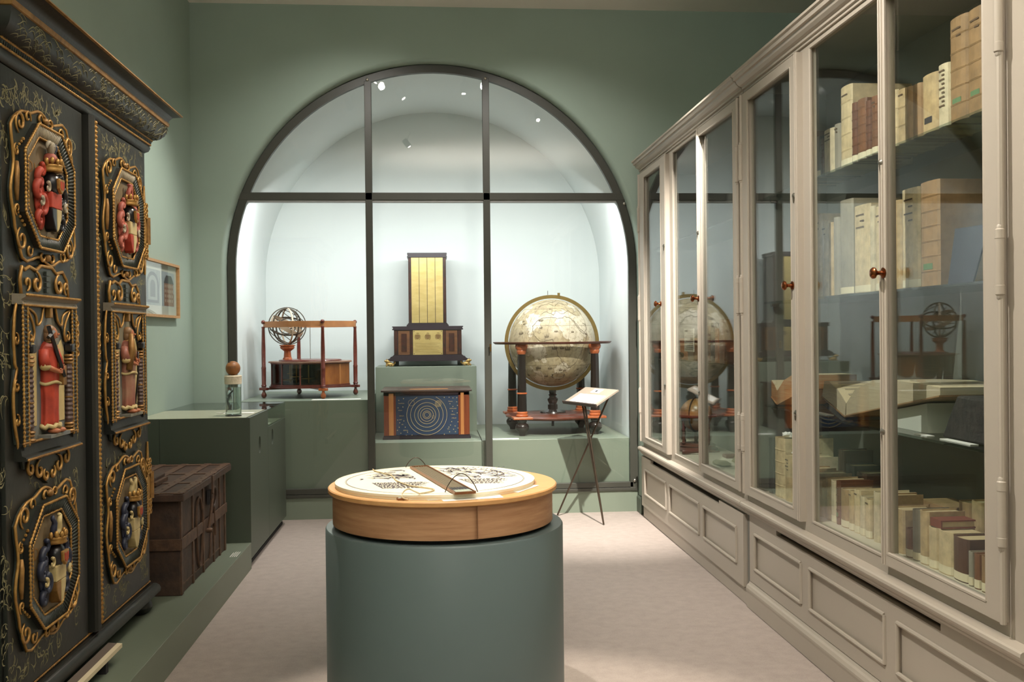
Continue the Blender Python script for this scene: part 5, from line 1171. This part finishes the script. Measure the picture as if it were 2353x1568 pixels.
#            y near, y far, height, depth, material, look, bands, label, title lines
TOP = [(4.62, 4.70, .20, .20, DKB, 'dark', 0, LABW, 0), (4.53, 4.60, .24, .2, CALF[1], 'brown', 3, None, 0), (4.412, 4.472, .193, .2, DKB, 'black', 0, LABW, 0), (4.38, 4.409, .174, .18, CALF[1], 'narrow patterned', 5, None, 0), (4.262, 4.38, .202, .2, V3, 'pale grey vellum', 0, None, 3),
       (4.196, 4.259, .206, .2, GREYV, 'grey vellum', 0, None, 2), (4.076, 4.193, .352, .28, V0, 'tall cream banded', 4, LABW, 1), (4.022, 4.074, .258, .2, CALF[0], 'gilt brown calf', 6, LABW, 0), (3.94, 4.022, .258, .2, CALF[2], 'wide gilt brown calf', 6, LABW, 0), (3.892, 3.936, .235, .2, CALF[0], 'slim brown calf', 6, LABW, 0),
       (3.828, 3.886, .240, .2, CALF[2], 'brown calf', 6, LABW, 2), (3.75, 3.825, .23, .2, V1, 'tan vellum', 0, LABW, 0), (3.663, 3.745, .222, .2, V0, 'cream vellum', 2, None, 0), (3.587, 3.661, .210, .2, V1, 'tan vellum', 2, None, 1), (3.546, 3.585, .205, .2, V2, 'narrow brown-topped', 0, None, 0), (3.474, 3.544, .200, .2, BRV, 'brown', 0, None, 0),
       (3.363, 3.471, .212, .2, V1, 'wide plain vellum', 0, DKB, 0), (3.282, 3.357, .222, .2, V3, 'cream handwritten', 0, None, 9), (3.167, 3.279, .358, .28, BRV, 'tall brown five-banded', 5, LABG, 2), (3.055, 3.164, .352, .28, BRV, 'tall light brown five-banded', 5, LABG, 2)]
MID = [(4.66, 4.76, .36, .25, V1, 'tan vellum', 0, None, 0), (4.56, 4.65, .40, .25, V0, 'cream vellum', 0, None, 2), (4.49, 4.556, .37, .25, V4, 'brown vellum', 0, None, 0), (4.41, 4.484, .392, .27, V0, 'cream vellum', 0, None, 2), (4.335, 4.408, .352, .25, V3, 'pale vellum', 0, None, 2), (4.28, 4.333, .336, .25, V1, 'slim tan vellum', 0, None, 0), (4.216, 4.277, .352, .25, GREYV, 'grey', 0, None, 0),
       (4.078, 4.211, .417, .28, GREYV, 'tall wide grey vellum', 0, LABW, 0), (3.91, 4.066, .373, .28, V0, 'widest cream vellum', 0, LABW, 3), (3.864, 3.906, .355, .26, V3, 'narrow cream', 0, None, 0), (3.79, 3.858, .345, .26, V0, 'cream vellum', 0, LABW, 2), (3.643, 3.734, .35, .26, V1, 'tan vellum', 0, None, 0), (3.50, 3.638, .380, .28, V0, 'wide stained cream', 0, LABW, 4), (3.358, 3.494, .385, .28, BRV, 'wide brown six-banded', 6, LABG, 0)]
BOT = [(5.055, 5.125, .30, .25, DKB, 'dark brown', 0, None, 0), (4.885, 5.03, .31, .27, V0, 'large white banded vellum', 4, None, 0), (4.79, 4.878, .235, .2, V1, 'brown-titled vellum', 0, None, 4), (4.665, 4.782, .242, .2, V3, 'pale vellum', 0, LABW, 0), (4.57, 4.655, .20, .15, V2, 'tan vellum', 0, None, 0), (4.46, 4.56, .19, .18, V4, 'brown vellum', 0, None, 0), (4.366, 4.444, .17, .16, V1, 'tan vellum', 0, None, 0),
       (4.298, 4.359, .190, .16, V1, 'tan vellum', 0, None, 0), (4.237, 4.296, .190, .16, V3, 'white vellum', 0, LABW, 0), (4.195, 4.234, .196, .16, CALF[0], 'brown calf', 5, LABG, 0), (4.111, 4.192, .168, .15, V2, 'brownish vellum', 0, LABW, 0), (4.055, 4.106, .172, .15, V1, 'tan vellum', 0, LABW, 1), (3.997, 4.053, .186, .15, V0, 'cream vellum', 0, LABW, 1), (3.947, 3.995, .166, .15, V3, 'pale cream', 0, LABW, 0), (3.892, 3.944, .162, .15, V0, 'short cream', 0, LABW, 1),
       (3.81, 3.871, .205, .16, V3, 'white', 0, None, 0), (3.749, 3.807, .205, .16, V2, 'tan', 0, LABW, 0), (3.61, 3.71, .17, .15, V1, 'tan vellum', 0, None, 0), (3.548, 3.595, .110, .13, CALF[2], 'short brown', 0, LABW, 0), (3.492, 3.543, .192, .15, GREYV, 'grey-brown', 0, LABW, 0), (3.426, 3.488, .198, .15, V1, 'tan vellum', 0, LABW, 0), (3.361, 3.424, .150, .15, V0, 'cream', 0, LABW, 0), (3.262, 3.358, .152, .14, V0, 'wide speckled cream', 0, LABW, 0)]
BOT2 = [(3.158, 3.257, .150, .15, CALF[1], 'wide dark brown', 0, LABW, 0), (3.124, 3.153, .117, .12, GREYV, 'thin white', 0, LABW, 0), (3.083, 3.121, .118, .12, CALF[2], 'small brown', 0, LABW, 0), (3.037, 3.079, .118, .12, V4, 'small tan', 0, LABW, 0), (2.985, 3.034, .147, .13, CALF[0], 'reddish brown', 0, LABW, 0), (2.92, 2.98, .14, .13, V2, 'tan', 0, LABW, 0)]
def row(L, z, where, group, xs):
    n_ = len(L)
    for i, (a, b, h, d, m_, lk, bands, lab, tl) in enumerate(L):
        o_ = ORD[i] + ' from the left' if i < n_ - 1 else 'rightmost'
        book(a, b, z, h, d, m_, '%s book, %s %s' % (lk, o_, where), group, bands, lab, tl, xs)
row(TOP, 2.2225, 'on the top glass shelf', 'books on the top glass shelf', 1.815)
row(MID, 1.6605, 'on the middle glass shelf', 'books on the middle glass shelf', 1.815)
row(BOT, .6328, 'in the front bottom row', 'books in the front bottom row', 1.802)
row(BOT2, .633, 'of the bottom right corner group', 'books in the bottom right corner', 1.802)
# second tier on a low riser behind the front row
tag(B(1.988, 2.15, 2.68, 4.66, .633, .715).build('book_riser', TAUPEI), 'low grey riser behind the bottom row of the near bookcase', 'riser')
T2 = [(4.575, 4.655, .20, .15, CALF[1], 'dark brown', 0, None, 0), (4.46, 4.57, .14, .15, DKB, 'dark', 0, None, 0), (4.35, 4.45, .12, .15, CALF[1], 'brown', 0, None, 0), (3.47, 3.555, .135, .15, V2, 'stained tan', 0, None, 0), (3.39, 3.465, .15, .15, V1, 'tan vellum', 0, LABW, 0), (3.308, 3.384, .155, .15, V4, 'speckled brown', 0, LABW, 0), (3.264, 3.306, .158, .15, CALF[2], 'slim brown', 0, None, 0), (3.18, 3.26, .15, .15, V4, 'brown', 0, None, 0), (3.10, 3.175, .14, .15, CALF[1], 'dark brown', 0, None, 0)]
row(T2, .7155, 'on the riser behind', 'books on the rear riser', 1.99)
def flat_book(x0, x1, y0, y1, z, t, m_, lb, group='books lying flat', page=True):
    b = wthing('book', lb, 'book', ((x0 + x1) / 2, (y0 + y1) / 2, z), group)
    B(x0, x1, y0, y1, z, z + .005).build('cover', m_, b); B(x0, x1, y0, y1, z + t - .005, z + t).build('cover', m_, b); B(x0, x0 + .005, y0, y1, z + .005, z + t - .005).build('spine', m_, b)
    B(x0 + .0052, x1 - .004, y0 + .004, y1 - .004, z + .0052, z + t - .0052).build('page_block', PAGES, b); return b
flat_book(1.985, 2.14, 3.58, 3.86, .7155, .05, BRV, 'brown book lying flat on the riser, left of the standing ones')
flat_book(1.99, 2.13, 3.62, 3.84, .7665, .04, V2, 'tan book lying flat on top of the brown one')
flat_book(1.99, 2.14, 3.90, 4.18, .7155, .045, CALF[1], 'dark brown book lying flat at the middle of the riser')
flat_book(1.815, 1.945, 3.345, 3.42, .784, .03, mat('red_green_binding', (124, 62, 46), .5), 'small red book lying across the front row')
for (y, z, lb) in ((4.97, .944, 'crumpled white paper on the large white vellum book'), (4.83, .869, 'crumpled white paper on the brown-titled vellum book')):
    m = MB(); m.sphere((1.86, y, z + .012), (.03, .035, .013), 9, 6); rr = random.Random(int(y * 100)); m.v = [(a + rr.uniform(-.006, .006), b + rr.uniform(-.006, .006), max(z, c + rr.uniform(-.004, .006))) for a, b, c in m.v]
    tag(m.build('paper_wad', WHITE), lb, 'paper')
# open books, support block, charred book, leaning slate-dark book
OP = mat('open_pages', (214, 198, 162), .75, var=.04, scale=12); OPE = mat('page_edge_orange', (176, 112, 66), .7, rgb2=(196, 160, 116), scale=8, stretch=(1, 1, 40)); OPC = mat('page_edge_cream', (186, 172, 144), .75, var=.1, scale=8, stretch=(1, 1, 60))
def open_book(lb, left, right, x0, x1, me, cover):
    b = wthing('open_book', lb, 'book', ((x0 + x1) / 2, left[0][0], 1.1055))
    for P_ in (left, right):
        MB().prism(P_, YZ, x0, x1).build('leaves', me, b)
        t = P_[2:]  # upper run
        up = [(y, z + .0006) for y, z in t] + [(y, z + .0016) for y, z in t[::-1]]
        MB().prism(up, YZ, x0 + .002, x1 - .002).build('open_page', OP, b)
        lo = P_[:2]; MB().prism([(lo[0][0], lo[0][1] - .001), (lo[1][0], lo[1][1] - .001), (lo[1][0], lo[1][1] - .006), (lo[0][0], lo[0][1] - .006)], YZ, x0 - .004, x1 + .004).build('board', cover, b)
    return b
ob = open_book('large open book with cream page edges on a white support', [(4.222, 1.118), (4.478, 1.192), (4.45, 1.262), (4.40, 1.262), (4.30, 1.232), (4.212, 1.176)], [(4.208, 1.124), (3.40, 1.262), (3.40, 1.288), (3.70, 1.296), (3.95, 1.288), (4.12, 1.240), (4.206, 1.176)][:1] + [(3.40, 1.262), (3.40, 1.288), (3.70, 1.298), (3.95, 1.290), (4.12, 1.240), (4.206, 1.176)], 1.845, 2.14, OPC, BRV)
pr = MB(); rr = random.Random(4)
for k in range(26):
    y = 4.42 - k * .038
    def topz(y):
        Pp = [(4.478, 1.262), (4.40, 1.262), (4.30, 1.232), (4.209, 1.178), (4.12, 1.240), (3.95, 1.290), (3.70, 1.298), (3.40, 1.288)]
        for (a, b), (c, d) in zip(Pp[:-1], Pp[1:]):
            if a >= y >= c: return b + (d - b) * (a - y) / (a - c)
        return 1.28
    if abs(y - 4.21) < .04: continue
    pr.add([(1.88, y, topz(y) + .0024), (2.10, y, topz(y) + .0024), (2.10, y - .012, topz(y - .012) + .0024), (1.88, y - .012, topz(y - .012) + .0024)], [(0, 1, 2, 3)])
tag(pr.build('text_columns', mat('faded_print', (168, 156, 132), .8), ob), kind='stuff')
tag(MB().prism([(3.93, 1.1055), (3.93, 1.158), (3.56, 1.220), (3.56, 1.1055)], YZ, 1.88, 2.10).build('book_support', mat('support_white', (206, 208, 196), .6)), 'white wedge support under the large open book', 'stand')
open_book('smaller open book with orange page edges in the near bookcase', [(5.045, 1.118), (5.128, 1.150), (5.128, 1.236), (5.08, 1.212), (5.048, 1.186)], [(5.035, 1.116), (4.62, 1.225), (4.62, 1.285), (4.80, 1.283), (4.94, 1.245), (5.03, 1.190)], 1.83, 2.08, OPE, OPE)
cbm = MB().prism([(3.42, 1.106), (3.05, 1.106), (3.05, 1.24), (3.09, 1.268), (3.20, 1.262), (3.314, 1.266), (3.36, 1.20)], YZ, 1.86, 2.04)
tag(cbm.build('charred_book', mat('charred', (38, 36, 36), .8, rgb2=(62, 56, 52), scale=20, bump=.9, bscale=25), None, bevel=.008), 'charred black book remnant on the lower glass shelf at right', 'book')
ld = wthing('book', 'dark slate-blue book leaning at the right end of the middle shelf', 'book', (1.86, 3.25, 1.661))
MB().prism([(3.352, 1.661), (3.19, 1.661), (3.09, 1.852), (3.30, 1.858)], YZ, 1.85, 1.856).build('cover', mat('slate_binding', (58, 62, 74), .55, var=.15, scale=9), ld); MB().prism([(3.345, 1.662), (3.195, 1.662), (3.096, 1.848), (3.297, 1.854)], YZ, 1.8562, 1.892).build('page_block', PAGES, ld); MB().prism([(3.352, 1.661), (3.19, 1.661), (3.09, 1.852), (3.30, 1.858)], YZ, 1.8922, 1.898).build('cover', MATS['slate_binding'], ld)
tag(B(1.90, 1.93, 2.86, 3.07, 1.6605, 1.93).build('book', CALF[2]), 'brown board book at the far right end of the middle shelf', 'book')
for i, (x0, x1, y0, y1, lb) in enumerate(((1.83, 1.87, 4.40, 4.56, 'white caption strip left of the large open book'), (1.82, 1.85, 3.45, 3.55, 'white caption strip right of the white support'), (1.82, 1.85, 3.16, 3.36, 'white caption strip before the charred book'))):
    tag(B(x0, x1, y0, y1, 1.1055, 1.1085).build('caption_card', WHITE), lb, 'label')
# far bookcase: small globe, tools, stones, box with text card
sg = thing('table_globe', 'small brown table globe on round wooden stand in the far bookcase', 'globe', (1.932, 7.02, .633))
MB().sphere((0, 0, .262), .118, 28, 18).build('sphere', mat('small_globe_map', (196, 142, 80), .35, rgb2=(136, 94, 54), scale=14), sg, 'all')
annulus(.122, .150, .016, 40).xf(Matrix.Translation((0, 0, .255))).build('horizon_ring', MAH, sg, True)
annulus(.120, .130, .006, 40).xf(Matrix.Rotation(PI / 2, 4, 'X')).xf(Matrix.Rotation(.9, 4, 'Z')).xf(Matrix.Translation((0, 0, .262))).build('meridian_ring', DKM, sg, True)
for k in range(4):
    a = k * PI / 2 + .5; MB().lathe([(.010, .05), (.016, .06), (.009, .075), (.014, .11), (.009, .14), (.015, .155), (.008, .17), (.012, .23), (.012, .247), (0, .247)], 10, (.125 * math.cos(a), .125 * math.sin(a), 0)).build('leg', MAH, sg, True)
MB().lathe([(0, 0), (.155, 0), (.158, .014), (.14, .03), (.145, .04), (.13, .05), (0, .05)], 28).build('base', MAH, sg, True); MB().lathe([(.02, .05), (.012, .07), (.018, .10), (.012, .14), (0, .142)], 12).build('centre_post', MAH, sg, True)
hd = thing('wooden_tool', 'turned wooden handle tool lying before the small globe', 'tool', (1.86, 6.76, .6525), -.12)
MB().lathe([(0, -.10), (.014, -.098), (.018, -.07), (.012, -.03), (.009, .02), (.012, .05), (.008, .06), (.006, .16), (0, .17)], 12, (0, 0, 0), Matrix.Rotation(PI / 2, 3, 'Y')).build('handle', MAH, hd, True)
tag(B(2.0, 2.12, 6.50, 6.60, .633, .655).build('wooden_ruler', MAH, None, bevel=.003), 'short wooden ruler on the floor of the far bookcase', 'ruler')
tag(MB().add([(1.99, 6.02, .633), (2.07, 6.02, .633), (2.07, 6.36, .633), (1.99, 6.36, .633), (2.06, 6.04, .75), (2.08, 6.04, .75), (2.08, 6.34, .75), (2.06, 6.34, .75)], [(0, 3, 2, 1), (4, 5, 6, 7), (0, 1, 5, 4), (1, 2, 6, 5), (2, 3, 7, 6), (3, 0, 4, 7)]).build('tilted_plate', mat('olive_plate', (120, 112, 78), .6)), 'olive tilted plate standing in the far bookcase', 'plate')
m = MB(); m.sphere((1.875, 6.2, .646), (.05, .12, .014), 12, 8); rr = random.Random(2); m.v = [(a + rr.uniform(-.006, .006), b + rr.uniform(-.01, .01), max(.633, c + rr.uniform(-.003, .003))) for a, b, c in m.v]
tag(m.build('stone_slab', mat('stone', (132, 128, 100), .8, var=.1, scale=20), None, True), 'flat rough grey-green stone in the far bookcase', 'stone')
wbx = wthing('wooden_box', 'plain brown wooden box on the far bookcase shelf', 'box', (2.02, 7.1, 1.3055))
B(1.93, 2.12, 6.75, 7.45, 1.3055, 1.44).build('body', woodmat('plain_box', (150, 92, 50), (120, 70, 38), .5), wbx); B(1.925, 2.125, 6.74, 7.46, 1.4405, 1.455).build('lid', MATS['plain_box'], wbx)
tc = wthing('text_card', 'upright grey text card before the wooden box', 'label', (1.885, 7.0, 1.3055))
B(1.882, 1.887, 6.88, 7.14, 1.36, 1.53).build('card', mat('grey_card', (176, 170, 152), .7), tc); B(1.88, 1.91, 6.99, 7.03, 1.3055, 1.36).build('foot', STEEL, tc)
tl = MB()
for k in range(10): tl.box(1.8810, 1.8818, 6.90, 7.12 - .03 * (k % 3), 1.375 + k * .015, 1.379 + k * .015)
tag(tl.build('text_lines', TITLE, tc), kind='stuff')
sc_ = thing('spyglass', 'small dark brass spyglass lying on the shelf before the box', 'telescope', (1.855, 7.16, 1.331), 1.4)
MB().lathe([(0, -.05), (.022, -.05), (.025, -.04), (.020, -.03), (.018, .02), (.022, .03), (.022, .05), (0, .05)], 14, (0, 0, 0), Matrix.Rotation(PI / 2, 3, 'Y')).build('tube', mat('dark_brass', (70, 52, 34), .35, .8), sc_, True)
tag(B(1.82, 1.90, 5.30, 5.75, 1.3055, 1.312).build('caption_card', WHITE), 'white caption card at the near end of the far shelf', 'label')
for i, (y0, y1, h) in enumerate(((6.55, 6.63, .24), (6.45, 6.54, .26), (6.36, 6.44, .22), (6.24, 6.34, .28))):
    book(y0, y1, 1.3055, h, .2, (CALF[1], DKB, CALF[0], CALF[1])[i], ('brown calf', 'dark', 'reddish brown calf', 'tall dark brown')[i] + ' book, %s from the left on the far bookcase shelf' % ORD[i], 'books in the far bookcase', 3, None, 0, 1.90)
# ------------------------------------------------------------------ track spotlights on the ceiling (the lamps whose light is set above)
EM = bpy.data.materials.new('lamp_glow'); EM.use_nodes = True
EM.node_tree.nodes['Principled BSDF'].inputs['Emission Color'].default_value = (1, .95, .85, 1); EM.node_tree.nodes['Principled BSDF'].inputs['Emission Strength'].default_value = 30
LH = mat('lamp_housing', (210, 208, 202), .5)
where = ('above the arch, aimed at the drum', 'above the text stand', 'facing the wardrobe', 'facing the far bookcase', 'facing the near bookcase', 'above the framed picture', 'above the right of the arched wall', 'above the left of the arched wall', 'above the floor between the cases')
for i, (p, t, w, cone, bl, c) in enumerate(SPOTS):
    d = (Vector(t) - Vector(p)).normalized(); q = d.to_track_quat('Z', 'Y').to_matrix(); base = Vector(p) - d * .02
    s = thing('track_spotlight', 'small white ceiling spotlight ' + where[i], 'lamp', (p[0], p[1], ZC), 0, 'ceiling track spotlights')
    o_ = Vector((p[0], p[1], ZC))
    MB().lathe([(0, -.13), (.034, -.13), (.038, -.12), (.038, -.012), (.034, -.012), (.034, -.02), (0, -.02)], 16, base - o_, q).build('housing', LH, s, True)
    MB().lathe([(0, -.018), (.022, -.018), (.022, -.014), (0, -.014)], 16, base - o_, q).build('lens', EM, s)
    MB().tube([base - o_ - d * .07, (base - o_ - d * .07) * 1.0 + Vector((0, 0, .03)), (0, 0, 0)], .008, 6).build('stem', LH, s)
for o_ in bpy.data.objects:
    if '_b' in o_: del o_['_b']
